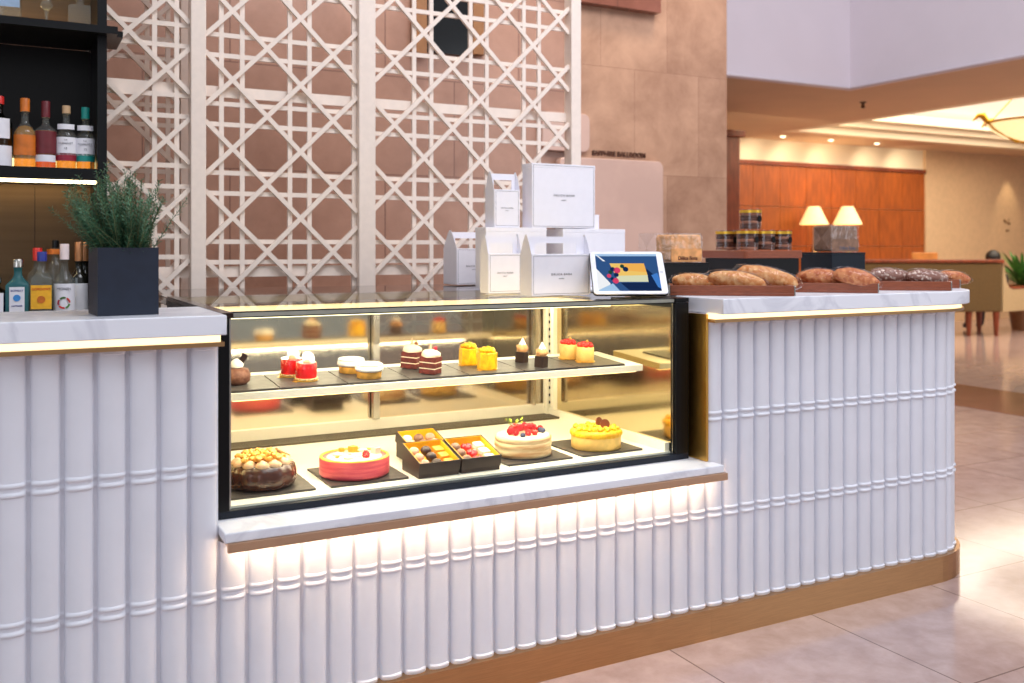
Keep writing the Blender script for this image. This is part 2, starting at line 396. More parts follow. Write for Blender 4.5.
# wood panelled wall, frieze, cream wall
WX0, WX1 = atY(728, WZ), atY(923, WZ)
struct(MB().box(PR-1.5, WZ, 0, WX1, WZ+0.2, 3.0).build('wall_wood', M['frieze']), 'far lobby wall with wood panelling below a pale frieze')
pm = MB(); nx = 8; xs = [9.6 + (WX1-9.6)*k/nx for k in range(nx+1)]; zs = [0.0, 0.75, 1.33, 1.95, 2.6]
for i in range(nx):
    for j in range(4): pm.box(xs[i]+0.004, WZ-0.03, zs[j]+0.004, xs[i+1]-0.004, WZ-0.004, zs[j+1]-0.004)
struct(pm.build('wall_wood_panels', M['wood_wall']), 'orange wood panels on the far lobby wall')
struct(MB().box(9.2, WZ-0.06, 2.6, WX1+0.02, WZ-0.002, 2.66).build('trim_5', M['wood_dark']), 'dark wood rail between panels and frieze')
struct(MB().box(WX1, WZ-0.06, 0, 24, WZ+0.2, 3.0).build('wall_cream', M['wallpaper']), 'cream lobby wall on the right')
# wood door column at the pillar
dc = MB(); x0, x1 = 7.3, atY(740, 9.0)
dc.box(x0, 9.0, 0, x1, 9.5, hz(136.5, 11.6)); dc.box(x0, 8.95, hz(136.5,11.6), x1+0.05, 9.55, hz(130, 11.6))
struct(dc.build('wall_wood_column', M['wood_dark'], bevel=0.01), 'dark wood column beyond the beige pillar')

# ------------------------------------------------------------------ counters
ARC = (3.2, 2.78, 0.3)
def straight(s): return (s, 2.5043, 0, -1)
R0 = 0.2757
def rounded(s):
    # s counts from X = 2.059 along the face, round the right corner and back
    L1 = 3.2-2.059; La = R0*pi/2
    if s <= L1: return (2.059+s, 2.5043, 0, -1)
    if s <= L1+La:
        a = -pi/2 + (s-L1)/R0; return (3.2+R0*cos(a), 2.78+R0*sin(a), cos(a), sin(a))
    return (3.2+R0, 2.78+(s-L1-La), 1, 0)
RV = [(-1,0.001),(-0.875,0.001),(-0.862,0.005),(-0.845,0.0095),(-0.80,0.0142),(-0.70,0.0182),(-0.45,0.0222),(-0.15,0.0243),(0.15,0.0243),(0.45,0.0222),(0.70,0.0182),(0.80,0.0142),(0.845,0.0095),(0.862,0.005),(0.875,0.001)]
def cladding(name, fn, s0, pitch, n, z0, z1, parent, m):
    zl = [(z0, 0.004), (z0+0.004, 0.006), (z0+0.010, 0.006), (z0+0.013, 0.0), (z0+0.016, 0.0), (z0+0.03, 0.0)]
    for zr in (0.412, 0.735):
        if z0+0.03 < zr < z1-0.02:
            zl += [(zr-0.03,0),(zr-0.019,0),(zr-0.017,0),(zr-0.015,0.0035),(zr-0.011,0.005),(zr-0.007,0.0035),(zr-0.004,-0.001),(zr+0.004,-0.001),(zr+0.007,0.0035),(zr+0.011,0.005),(zr+0.015,0.0035),(zr+0.017,0),(zr+0.019,0),(zr+0.03,0)]
    zl += [(z1-0.03,0),(z1-0.014,0),(z1-0.012,0),(z1-0.009,0.004),(z1,0.004)]
    ss = []
    for i in range(n):
        for v, d in RV: ss.append((s0 + pitch*(i+0.5) + v*pitch/2, d))
    ss.append((s0+pitch*n, 0.001))
    vs = []
    for z, e in zl:
        for s_, d in ss:
            x, y, nx_, ny_ = fn(s_); q = d + (e if d > 0.002 else e*0.3)
            vs.append((x+nx_*q, y+ny_*q, z))
    w = len(ss); fs = []
    for k in range(len(zl)-1):
        for i in range(w-1): fs.append((k*w+i, k*w+i+1, (k+1)*w+i+1, (k+1)*w+i))
    o = MB().add(vs, fs).build(name, m, parent, smooth=50)
    return o
def strip(fn, s0, s1, off0, off1, z0, z1, mb=None, step=0.03):
    """solid strip following a path between two outward offsets"""
    mb = mb or MB(); n = max(2, int((s1-s0)/step)); sec = []
    for i in range(n+1):
        x,y,a,b = fn(s0+(s1-s0)*i/n)
        sec.append([(x+a*off1,y+b*off1,z0),(x+a*off1,y+b*off1,z1),(x+a*off0,y+b*off0,z1),(x+a*off0,y+b*off0,z0)])
    vs = [p for q in sec for p in q]; fs = [(0,1,2,3), tuple(4*n+k for k in (3,2,1,0))]
    for i in range(n):
        for k in range(4): l=(k+1)%4; fs.append((4*i+k,4*i+4+k,4*i+4+l,4*i+l))
    return mb.add(vs, fs)
TOP = 1.132
# left counter
XL = -1.4
cl = thing('service_counter', 'white reeded counter with marble top under the planter', 'counter', (0,0,0))
MB().box(XL, 2.507, 0.0, 0.473, 2.80, 1.08).build('carcass', mat('white carcass',(214,210,216),0.5), cl)
NL = 26; PL = 0.0725
cladding('reeded_cladding', straight, 0.473-NL*PL, PL, NL, 0.10, 1.052, cl, M['reed'])
MB().box(XL, 2.425, 1.082, 0.480, 2.82, TOP).build('marble_top', M['marble'], cl, bevel=0.003)
o = strip(straight, XL, 0.478, 0.0, 0.0593, 1.052, 1.063).build('brass_ledge', M['brass'], cl); o['label'] = 'thin brass ledge'
o = strip(straight, XL, 0.470, 0.0, 0.0503, 1.0632, 1.0818).build('light_strip', M['led_trim'], cl); o['label'] = 'glowing light strip under the marble'
o = strip(straight, XL, 0.473, 0.0, 0.0443, 0.0, 0.10).build('kick_plate', M['brass'], cl); o['label'] = 'brushed brass kick plate'
# middle counter under the display case
cm = thing('display_counter', 'low white reeded counter carrying the pastry case', 'counter', (0,0,0))
MB().box(0.4735, 2.507, 0.0, 2.0585, 3.35, 0.54).build('carcass', mat('white carcass b',(214,210,216),0.5), cm)
cladding('reeded_cladding', straight, 0.473, (2.059-0.473)/22, 22, 0.10, 0.545, cm, M['reed'])
MB().prism([(0.4735,2.418),(2.0745,2.418),(2.0745,2.477),(2.0580,2.477),(2.0580,2.58),(0.4735,2.58)], 0.5606, 0.586).build('marble_sill', M['marble'], cm, bevel=0.003)
tr = MB(); tr.box(0.480, 2.408, 0.5385, 2.082, 2.425, 0.5605); tr.box(0.480, 2.425, 0.552, 2.0585, 2.504, 0.5605)
o = tr.build('bronze_trim', M['bronze'], cm); o['label'] = 'bronze trim under the sill'
o = MB().box(0.50, 2.432, 0.541, 2.052, 2.452, 0.5515).build('light_strip', M['led_white'], cm); o['label'] = 'hidden white light strip'
o = strip(straight, 0.4735, 2.0585, 0.0, 0.0443, 0.0, 0.10).build('kick_plate', M['brass'], cm); o['label'] = 'brushed brass kick plate'
# right counter with rounded end
cr = thing('service_counter', 'white reeded counter with rounded end carrying the bread', 'counter', (0,0,0))
SL = 3.2-2.059 + R0*pi/2; NR = 24; PR_ = 0.0715
body = [(2.059,2.507)] + [(3.2+0.273*cos(a), 2.78+0.273*sin(a)) for a in [(-pi/2+pi/2*i/10) for i in range(11)]] + [(3.473,4.1),(2.059,4.1)]
MB().prism(body, 0.0, 1.078).build('carcass', mat('white carcass c',(214,210,216),0.5), cr)
cladding('reeded_cladding', rounded, 0.0, PR_, NR+16, 0.10, 1.052, cr, M['reed'])
top = [(2.078,2.425)] + [(3.2+0.355*cos(a), 2.78+0.355*sin(a)) for a in [(-pi/2+pi/2*i/14) for i in range(15)]] + [(3.555,4.14),(2.0785,4.14)]
MB().prism(top, 1.080, TOP).build('marble_top', M['marble'], cr, bevel=0.003)
SE = SL + 1.2
o = strip(rounded, 0.0, SE, 0.0, 0.0593, 1.052, 1.063).build('brass_ledge', M['brass'], cr); o['label'] = 'thin brass ledge'
o = strip(rounded, 0.012, SE, 0.0, 0.0503, 1.0632, 1.0795).build('light_strip', M['led_trim'], cr); o['label'] = 'glowing light strip under the marble'
o = strip(rounded, 0.0, SE, 0.0, 0.0443, 0.0, 0.10).build('kick_plate', M['brass'], cr); o['label'] = 'brushed brass kick plate'
o = MB().box(2.050, 2.4785, 0.588, 2.0585, 2.80, 1.079).build('side_panel', M['brassmirror'], cr); o['label'] = 'polished brass side panel facing the case'
# rear work counter behind the case
rc = thing('rear_counter', 'rear counter with polished brown stone top behind the pastry case', 'counter', (0,0,0))
M['cabinet'] = mat('grey brown cabinet', (150,128,110), 0.5)
MB().box(0.50, 3.50, 0.0, 2.055, 4.10, 0.62).build('body', M['cabinet'], rc)
for xx in (0.50, 1.10, 2.015): MB().box(xx, 4.05, 0.6205, xx+0.04, 4.10, 1.0985).build('upright', M['cabinet'], rc)
MB().box(0.48, 3.465, 1.10, 2.055, 4.14, 1.128).build('stone_top', M['stone_brown'], rc, bevel=0.002)

# ------------------------------------------------------------------ pastry display case
GY, GX0, GX1, RY, DZ = 2.56, 0.512, 1.966, 3.40, 0.612
case = thing('pastry_display_case', 'glass pastry display case lit from inside between the two counters', 'display case', (0,0,0))
cb_ = MB(); cb_.box(0.4745, 2.548, 0.587, 2.031, 3.46, 0.606); 
o = cb_.build('base_rail', M['navy'], case)
MB().box(GX0, 2.575, 0.606, 1.975, RY-0.0, DZ).build('deck', M['deck'], case)
for nm, x0, x1 in (('end_panel', 0.481, GX0-0.001), ('end_panel', 1.976, 2.031)):
    MB().box(x0, 2.546, 0.6065, x1, 3.46, 1.1165).build(nm, M['black'], case, bevel=0.002)
o = MB().box(0.4815, 2.50, 1.1175, 0.511, 3.46, 1.132).build('side_rail', mat('dark bronze rail', (58,42,36), 0.2, 0.7), case)
o = MB().box(1.976, 2.546, 1.1175, 2.031, 3.46, 1.131).build('side_rail', M['black'], case)
MB().box(0.5115, GY, 0.6065, 1.9755, GY+0.006, 1.1165).build('front_glass', M['glass'], case)
for xx in (0.512, 1.970): MB().box(xx, GY-0.003, 0.6065, xx+0.0045, GY-0.0005, 1.1165).build('glass_edge', M['steel'], case)
MB().box(0.5115, GY+0.002, 1.1175, 1.9755, 3.462, 1.1285).build('top_glass', M['topglass'], case)
MB().box(0.5115, GY-0.006, 1.1175, 1.9755, GY+0.0015, 1.1285).build('top_edge', M['edgeglass'], case)
gk = MB(); gk.box(0.5115, GY-0.0065, 1.1286, 1.9755, GY+0.004, 1.1312); gk.box(0.5115, GY-0.0065, 1.1140, 1.9755, GY-0.0005, 1.1172)
o = gk.build('gasket', M['black'], case); o['label'] = 'thin black gasket lines'
for k, y in enumerate((2.92, 3.07, 3.19, 3.30)):
    MB().box(0.52, y, 1.085, 1.965, y+0.035, 1.098).build('light_bar', emis('case light bar', (255,236,190), 3.6) if k == 0 else bpy.data.materials['case light bar'], case)
# rear: corner posts, bottom rail, panes
xm = atY(374, RY)
fr = MB(); fr.box(GX0, RY-0.02, DZ+0.0, GX1, RY+0.02, DZ+0.045); fr.box(GX0, RY-0.02, 1.07, GX1, RY+0.02, 1.085)
o = fr.build('rear_rail', M['cream'], case)
vg = MB()
for k in range(6): vg.box(GX0, RY-0.125+0.018*k, DZ, GX1, RY-0.113+0.018*k, DZ+0.007)
o = vg.build('vent_grille', M['vent'], case)
MB().box(xm-0.012, RY-0.03, DZ+0.045, xm+0.012, RY-0.004, 1.07).build('mullion', M['steel'], case)
xq = atY(531, RY)
MB().box(xq-0.006, RY-0.03, DZ+0.045, xq+0.006, RY-0.012, 1.07).build('mullion', M['steel'], case)
cp = MB(); xc = atY(547, RY-0.02); cp.box(xc-0.014, RY-0.04, DZ, xc+0.014, RY-0.012, 1.085)
post = cp.build('corner_post', M['cream'], case)
sl = MB()
for k in range(14): sl.box(xc-0.003, RY-0.0412, 0.66+0.03*k, xc+0.003, RY-0.0402, 0.672+0.03*k)
sl.build('slot', M['black'], post)
MB().box(GX0+0.001, RY+0.004, DZ+0.045, xm, RY+0.008, 1.07).build('rear_pane', M['mirror'], case)
MB().box(xm, RY-0.002, DZ+0.045, GX1-0.001, RY+0.002, 1.07).build('rear_pane', M['halfmirror'], case)
MB().box(1.9705, GY+0.0075, DZ+0.03, 1.9745, RY-0.06, 1.10).build('side_pane', M['sidemirror'], case)
sr = MB(); sr.box(1.956, GY+0.02, DZ+0.0005, 1.9745, RY-0.03, DZ+0.029); sr.box(1.952, RY-0.085, DZ+0.03, 1.970, RY-0.06, 1.09)
sr.build('side_rail', M['cream'], case)
MB().box(0.5125, GY+0.02, DZ, 0.5165, RY-0.03, 1.10).build('side_pane', M['sidemirror'], case)
# tilted shelf
TILT = 0.06; SY0 = 2.675
def zsh(y): return 0.897 + TILT*(y-SY0)
sh = MB(); sh.box(0.53, 0.0, -0.022, 1.935, 0.29, 0.0)
shelf = sh.build('shelf', M['cream'], case, bevel=0.002, loc=(0, SY0, 0.897), rot=(TILT,0,0))
ls = MB().box(0.55, 0.02, -0.028, 1.92, 0.035, -0.0222).build('shelf_light', M['led_warm'], shelf)
# ------------------------------------------------------------------ slates
def slate(label, x0, x1, y0, depth, z, m, tilt=0.0, group=None, seed=0):
    rng = random.Random(seed); w = x1-x0; pts = []
    per = [(i/14*w, 0) for i in range(14)] + [(w, i/12*depth) for i in range(12)] + [(w-i/14*w, depth) for i in range(14)] + [(0, depth-i/12*depth) for i in range(12)]
    for a, b in per: pts.append((a + rng.uniform(-.0012,.0012), b + rng.uniform(-.0012,.0012)))
    o = MB().prism(pts, 0.0002, 0.0065).build('slate_board', m, loc=(x0, y0, z), rot=(tilt,0,0))
    return tag(o, label, 'serving board', group)
names = ['brown cream puff','pair of red glazed cakes','pair of white meringue tarts','pair of layered chocolate cakes','pair of yellow cakes','pair of dark cups','pair of red berry topped cakes']
sx = [0.54, 0.677, 0.876, 1.072, 1.270, 1.468, 1.672, 1.862]
for i in range(7):
    slate('%s slate board under the %s on the upper shelf' % ('dark' if i > 4 else 'grey', names[i]), sx[i]+0.002, sx[i+1]-0.002, 2.677, 0.205, zsh(2.677), M['slate_dark'] if i > 4 else M['slate'], TILT, 'slate boards on the upper shelf', i)
flo = [(0.53,0.768,'grey slate board under the dark chocolate cake',M['slate_dark']),(0.812,1.05,'grey slate board under the pink cake',M['slate_dark']),
       (1.385,1.622,'grey slate board under the white berry cake',M['slate_dark']),(1.660,1.900,'grey slate board under the yellow cake',M['slate_dark'])]
for i,(a,b,l,m) in enumerate(flo): slate(l, a, b, 2.63, 0.245, DZ, m, 0.0, 'slate boards on the case floor', 20+i)
ZB = DZ+0.0067
# ------------------------------------------------------------------ big cakes
M['choc'] = mat('dark chocolate glaze', (74,36,24), 0.25, coat=0.3, var=0.2, scale=10)
M['caramel'] = mat('caramel puffs', (222,146,40), 0.35, col2=(246,200,100), scale=90)
M['creamy'] = mat('piped cream', (228,186,144), 0.5, var=0.05)
M['white_icing'] = mat('white icing', (242,226,192), 0.5, var=0.03, scale=20)
M['semi_icing'] = mat('semi naked icing', (236,214,168), 0.55, col2=(196,146,94), scale=8, stretch=(1,1,9), fac=(0.38,0.60))
M['pinkside'] = mat('pink brushed glaze', (236,106,104), 0.35, col2=(206,58,84), scale=8, stretch=(1,1,14), fac=(0.35,0.65))
M['yellowrim'] = mat('yellow sponge', (246,196,70), 0.5, var=0.12, scale=40)
M['orange'] = mat('orange fruit', (240,150,40), 0.35, var=0.1)
M['raspberry'] = mat('raspberry red', (206,36,52), 0.35, var=0.2, scale=60, bump=0.2)
M['strawberry'] = mat('strawberry red', (222,48,36), 0.25, var=0.15)
M['blueberry'] = mat('blueberry', (62,66,96), 0.45, var=0.2)
M['lime'] = mat('lime green leaf', (176,206,60), 0.5, var=0.2)
M['pinkcube'] = mat('pink cube', (240,190,180), 0.45)
M['yellow'] = mat('bright yellow', (244,196,14), 0.4, col2=(236,164,10), scale=50)
M['palesponge'] = mat('pale sponge', (236,192,104), 0.55, var=0.08, scale=40)
M['chocdisc'] = mat('milk chocolate', (126,66,34), 0.35)
def berries(mb, c, r, seed=0):
    for k in range(34):
        z = 1-2*(k+0.5)/34; a = k*2.39996; q = sqrt(1-z*z)
        mb.blob((c[0]+r*0.8*q*cos(a), c[1]+r*0.8*q*sin(a), c[2]+r*0.95*z), r*0.27, 6, 4)
    return mb
# chocolate cake
yc = 2.642+0.094; ck = thing('chocolate_cake', 'dark glazed chocolate cake crowned with golden caramel puffs', 'cake', (atY(262,yc), yc, ZB), 0.3)
lob = lambda a, z: 1 + 0.045*abs(cos(6*a)) - 0.02
prof = [(0.0,0.0),(0.080,0.0),(0.089,0.005),(0.0945,0.018),(0.095,0.042),(0.090,0.060),(0.078,0.069),(0.0,0.072)]
MB().lathe(prof, seg=72, fl=lob).build('glazed_body', M['choc'], ck, smooth=60)
dl = MB()
for k in range(12):
    a = 2*pi*k/12; dl.lathe([(0,0),(0.019,0.001),(0.021,0.008),(0.014,0.016),(0.005,0.021),(0,0.023)], (0.067*cos(a),0.067*sin(a),0.062), 12)
o = dl.build('cream_rosettes', M['creamy'], ck, smooth=60)
for k in range(26):
    a = k*2.4; r = 0.07*sqrt((k+0.5)/26)
    MB().blob((0,0,0), (0.0115,0.0105,0.0085), 10, 7, 0.5, 2.6, seed=k*1.3).build('caramel_puff', M['caramel'], ck, smooth=60, loc=(r*cos(a), r*sin(a), 0.081+0.006*(1-(r/0.07)**2)+0.003*(k%3)), rot=(0,0,k))
for k in range(3):
    a = -0.4+0.5*k
    MB().box(-0.02,-0.0015,0,0.02,0.0015,0.016).build('wafer_shard', M['creamy'], ck, loc=(0.055*cos(a),0.055*sin(a),0.08), rot=(0.5,0.5,a))
# pink cake
yc = 2.640+0.105; ck = thing('pink_cake', 'round pink sided cake with yellow rim and white cream top', 'cake', (atY(354.5,yc), yc, ZB))
MB().lathe([(0,0),(0.098,0),(0.1035,0.004),(0.105,0.01),(0.105,0.05),(0.104,0.054)], seg=56).build('pink_side', M['pinkside'], ck, smooth=50)
MB().lathe([(0.103,0.0535),(0.104,0.0545),(0.1035,0.057),(0.0965,0.058),(0.095,0.05),(0,0.0495)], seg=56).build('yellow_rim', M['yellowrim'], ck, smooth=40)
MB().lathe([(0.0945,0.0502),(0.088,0.0535),(0.06,0.056),(0,0.057)], seg=48, fl=lambda a,z: 1+0.01*sin(7*a)).build('cream_top', M['white_icing'], ck, smooth=60)
for (x,y,n_,s_,m) in ((0.01,0.045,'orange_cube',0.011,'orange'),(0.066,-0.005,'pink_cube',0.011,'pinkcube'),(-0.02,0.065,'orange_cube',0.007,'orange')):
    MB().box(-s_,-s_,0,s_,s_,1.7*s_).build(n_, M[m], ck, bevel=0.0015, loc=(x,y,0.055), rot=(0,0,0.4))
berries(MB(), (0,0,0), 0.012).build('raspberry', M['raspberry'], ck, smooth=60, loc=(0.02,-0.048,0.064))
for k,(x,y) in enumerate(((-0.045,0.02),(0.0,-0.02),(0.04,0.045),(-0.03,-0.04))):
    MB().blob((0,0,0), (0.017,0.014,0.007), 12, 7, 0.2, 2, seed=k).build('cream_dollop', M['white_icing'], ck, smooth=60, loc=(x,y,0.058))
for k,(x,y) in enumerate(((-0.02,-0.015),(0.035,-0.02),(0.02,0.03),(-0.06,-0.02))):
    MB().blob((0,0,0), (0.008,0.004,0.003), 8, 5).build('mango_sliver', M['orange'], ck, smooth=60, loc=(x,y,0.06), rot=(0,0,k*1.1))
# white berry cake
yc = 2.650+0.095; ck = thing('white_berry_cake', 'white layered cake piled with red berries', 'cake', (atY(523,yc), yc, ZB))
prof = [(0,0),(0.088,0),(0.093,0.004),(0.095,0.012),(0.0935,0.022),(0.0915,0.026),(0.0945,0.031),(0.0945,0.044),(0.0915,0.048),(0.094,0.052),(0.0935,0.06),(0.089,0.066),(0.08,0.068),(0,0.068)]
MB().lathe(prof, seg=64, fl=lambda a,z: 1+0.008*sin(5*a+z*60)).build('iced_body', M['semi_icing'], ck, smooth=60)
MB().lathe([(0.086,0.0665),(0.08,0.0695),(0.05,0.071),(0,0.0715)], seg=48).build('icing_top', M['white_icing'], ck, smooth=60)
MB().lathe([(0.078,-0.0),(0.0965,-0.0),(0.0965,0.003),(0.078,0.003)], seg=48).build('cake_board', M['slate_dark'], ck, smooth=40)
rb = random.Random(5)
for k in range(26):
    a = rb.uniform(0,2*pi); r = 0.058*sqrt(rb.random()); x,y = r*cos(a)*1.15-0.005, r*sin(a)*0.8-0.008; z = 0.078+0.016*(1-(r/0.058)**2)
    kind = k % 5
    if kind in (0,2): berries(MB(), (0,0,0), 0.0105).build('raspberry', M['raspberry'], ck, smooth=60, loc=(x,y,z))
    elif kind in (1,3):
        MB().lathe([(0,-0.013),(0.004,-0.011),(0.009,0),(0.0105,0.006),(0.008,0.011),(0,0.012)], seg=12).build('strawberry', M['strawberry'], ck, smooth=60, loc=(x,y,z), rot=(1.9,0.3*k,k))
    else: MB().blob((0,0,0), 0.009, 12, 8).build('blueberry', M['blueberry'], ck, smooth=60, loc=(x*1.15,y*1.2,z-0.004))
MB().blob((0,0,0), 0.009, 12, 8).build('blueberry', M['blueberry'], ck, smooth=60, loc=(0.058,-0.03,0.078))
lf = MB()
for k in range(12):
    a = k*0.9; c_ = Vector((-0.02+0.02*cos(a), 0.02+0.012*sin(a), 0.096+0.004*(k%4)))
    d = Vector((cos(a), sin(a), 0.8)).normalized()*0.016; n_ = Vector((-sin(a), cos(a), 0))*0.005
    lf.add([c_, c_+d*0.5+n_, c_+d, c_+d*0.5-n_], [(0,1,2,3)])
lf.build('green_garnish', M['lime'], ck)
# yellow cake
yc = 2.638+0.087; ck = thing('yellow_cake', 'yellow topped cake with a chocolate disc', 'cake', (atY(596,yc), yc, ZB))
MB().lathe([(0,0),(0.082,0),(0.085,0.003),(0.0855,0.04),(0.084,0.043),(0,0.043)], seg=56).build('sponge_collar', M['palesponge'], ck, smooth=50)
yt = MB(); yt.lathe([(0,0.042),(0.086,0.042),(0.0885,0.047),(0.0885,0.056),(0.083,0.062),(0.05,0.064),(0,0.065)], seg=90, fl=lambda a,z: 1+0.02*sin(27*a)*(1 if z<0.06 else 0.3))
o = yt.build('yellow_top', M['yellow'], ck, smooth=60)
for k in range(40):
    a = k*2.4; r = 0.075*sqrt((k+0.5)/40)
    s_ = 0.008+0.002*(k%3)
    MB().blob((0,0,0), (s_,s_*0.9,s_*0.75), 8, 6, 0.4, 2.4, seed=k).build('mango_chunk', M['yellow'], ck, smooth=60, loc=(r*cos(a), r*sin(a), 0.067), rot=(0,0,k))
for (x,y,z,rz) in ((0.008,-0.006,0.073,0.25),(0.02,-0.024,0.068,-0.2)):
    MB().lathe([(0,0),(0.017,0),(0.017,0.0025),(0,0.0025)], seg=24).build('chocolate_disc', M['chocdisc'], ck, smooth=40, loc=(x,y,z+0.012), rot=(pi/2-0.25,0,rz))
MB().blob((0,0,0),(0.007,0.004,0.003),8,5).build('green_garnish', M['lime'], ck, smooth=60, loc=(-0.012,-0.02,0.077))

# ------------------------------------------------------------------ chocolate boxes
M['boxdark'] = mat('dark brown card', (52,34,26), 0.45, var=0.06)
M['boxyellow'] = mat('yellow lining', (246,190,36), 0.5, var=0.04)
M['prpink'] = mat('pink brown truffle', (206,160,136), 0.45, var=0.15, scale=40)
M['prdark'] = mat('dark truffle', (58,36,32), 0.35, var=0.2)
M['prorange'] = mat('orange praline', (240,160,50), 0.3, var=0.1)
M['prwhite'] = mat('white praline', (244,232,220), 0.4, var=0.05)
M['prred'] = mat('red heart praline', (196,34,44), 0.2, coat=0.4)
M['prgrey'] = mat('milk truffle', (140,104,88), 0.45, var=0.2)
BT = 0.25                                     # tilt of the open boxes
def choc_box(label, x, y, z):
    t = thing('chocolate_box', label, 'box of chocolates', (x, y, z), 0.0, 'open boxes of chocolates')
    w, d, h, k = 0.134, 0.150, 0.036, 0.003
    b = MB(); b.box(0,0,0,w,d,k); b.box(0,0,k,w,k,h); b.box(0,d-k,k,w,d,h); b.box(0,k,k,k,d-k,h); b.box(w-k,k,k,w,d-k,h)
    tray = b.build('tray', M['boxdark'], t, rot=(BT,0,0), loc=(0,0,0.012))
    b = MB(); q = k+0.001; e = k+0.0025
    b.box(q,q,k+0.0004,w-q,d-q,k+0.002); b.box(q,d-e,k+0.002,w-q,d-q,h-0.001); b.box(q,q,k+0.002,e,d-e,h-0.001); b.box(w-e,q,k+0.002,w-q,d-e,h-0.001)
    b.build('lining', M['boxyellow'], t, rot=(BT,0,0), loc=(0,0,0.012))
    # wedge shaped foot
    b = MB(); b.prism([(0.002,0),(d-0.012,0),(d-0.012,0.012+sin(BT)*(d-0.02)),(0.002,0.0118)], 0.002, w-0.002, axis='X')
    b.build('wedge_foot', M['boxdark'], t)
    return t
def shell(kind):
    b = MB()
    if kind == 'cube': b.box(-0.0155,-0.0155,0,0.0155,0.0155,0.021)
    elif kind == 'heart':
        b.blob((-0.0075,0.004,0.011),(0.0115,0.0135,0.011),12,7); b.blob((0.0075,0.004,0.011),(0.0115,0.0135,0.011),12,7); b.blob((0,-0.006,0.010),(0.011,0.011,0.010),12,7)
    else: b.blob((0,0,0.0145),(0.017,0.017,0.015),16,10)
    return b
def pralines(bx, by, bz, table, words, box, grp):
    R = Matrix.Rotation(BT, 3, 'X'); first = {}
    for r in range(3):
        for c in range(3):
            kind, m = table[c][r] if isinstance(table[c], list) else table[c]
            p = R @ Vector((0.027+0.040*c, 0.024+0.044*r, 0.0052)) + Vector((bx, by, bz+0.012))
            lab = '%s praline, %s row of the %s' % (words[c], ('front','middle','rear')[r], box)
            key = (kind, m)
            nm = {'cube':'square_praline','heart':'heart_praline','ball':'round_praline'}[kind]
            if key not in first:
                o = shell(kind).build(nm, M[m], smooth=None if kind=='cube' else 60, bevel=0.003 if kind=='cube' else 0)
                first[key] = o
            else:
                o = first[key].copy(); COL.objects.link(o)
            o.location = p; o.rotation_euler = (BT,0,0.1*((r*3+c)%3-1))
            tag(o, lab, 'chocolate', grp)
bxs = [(1.073,2.612,DZ,'left front open chocolate box with dark truffles in the middle','left chocolate box',[('ball','prpink'),('ball','prdark'),('cube','prorange')],['pink brown round','dark round','orange square']),
       (1.213,2.612,DZ,'right front open chocolate box with red heart pralines','right chocolate box',[('ball','prgrey'),('heart','prred'),('cube','prwhite')],['milk brown round','red heart','white square']),
       (1.120,2.785,DZ+0.003,'rear open chocolate box standing higher behind the left one','rear chocolate box',[('ball','prwhite'),('ball','prgrey'),('ball','prpink')],['white round','milk brown round','pink brown round'])]
for x,y,z,l,b,tb,w in bxs:
    choc_box(l,x,y,z)
    pralines(x,y,z,tb,w,b,'pralines in the '+b)
# ------------------------------------------------------------------ pastries on the shelf
GRP = 'pastries on the upper shelf'
def onshelf(name, label, px, y, rz=0.0, cat='pastry', group=None):
    return thing(name, label, cat, (atY(px, y), y, zsh(y)+0.0068), rz, group, rx=TILT)
M['choux'] = mat('brown choux', (140,92,70), 0.6, col2=(112,66,48), scale=70, bump=0.6)
M['redglaze'] = mat('red glaze', (214,22,24), 0.12, coat=0.7, var=0.08)
M['whitechoc'] = mat('white chocolate', (250,244,232), 0.35, var=0.02)
M['crumb'] = mat('crumb ring', (236,206,150), 0.8, var=0.3, scale=120)
M['tartbase'] = mat('tart shell', (222,164,70), 0.6, var=0.15, scale=50)
M['meringue'] = mat('meringue', (250,246,240), 0.5, var=0.02)
M['cakebrown'] = mat('red brown sponge', (110,40,30), 0.7, var=0.25, scale=90)
M['sponge'] = mat('caramel sponge', (222,162,104), 0.7, var=0.2, scale=60)
M['darkcup'] = mat('dark cup', (46,28,24), 0.4)
M['hazel'] = mat('hazelnut', (140,90,44), 0.5)
def gold_board(t, r):
    b = MB().lathe([(0,0),(r,0),(r,0.0012),(0,0.0012)], seg=28); b.box(-0.008,-r-0.012,0,0.008,-r+0.004,0.0012)
    b.build('gold_board', M['gold'], t, rot=(0,0,-1.1))
def choux(label, px, y):
    t = onshelf('cream_puff', label, px, y)
    MB().lathe([(0,0.0),(0.03,0.0),(0.04,0.01),(0.042,0.025),(0.034,0.042),(0.0,0.05)], seg=24, fl=lambda a,z: 1+0.03*sin(6*a)).build('puff_shell', M['choux'], t, smooth=60)
    MB().lathe([(0,0.048),(0.019,0.048),(0.021,0.056),(0.012,0.066),(0.004,0.072),(0,0.073)], seg=18).build('cream_swirl', M['whitechoc'], t, smooth=60)
    MB().box(-0.010,-0.001,0,0.010,0.001,0.026).build('chocolate_shard', M['darkcup'], t, loc=(0.012,0,0.062), rot=(0.3,0.5,0.4))
choux('brown choux puff with white cream at the left end of the shelf', 236, 2.775)
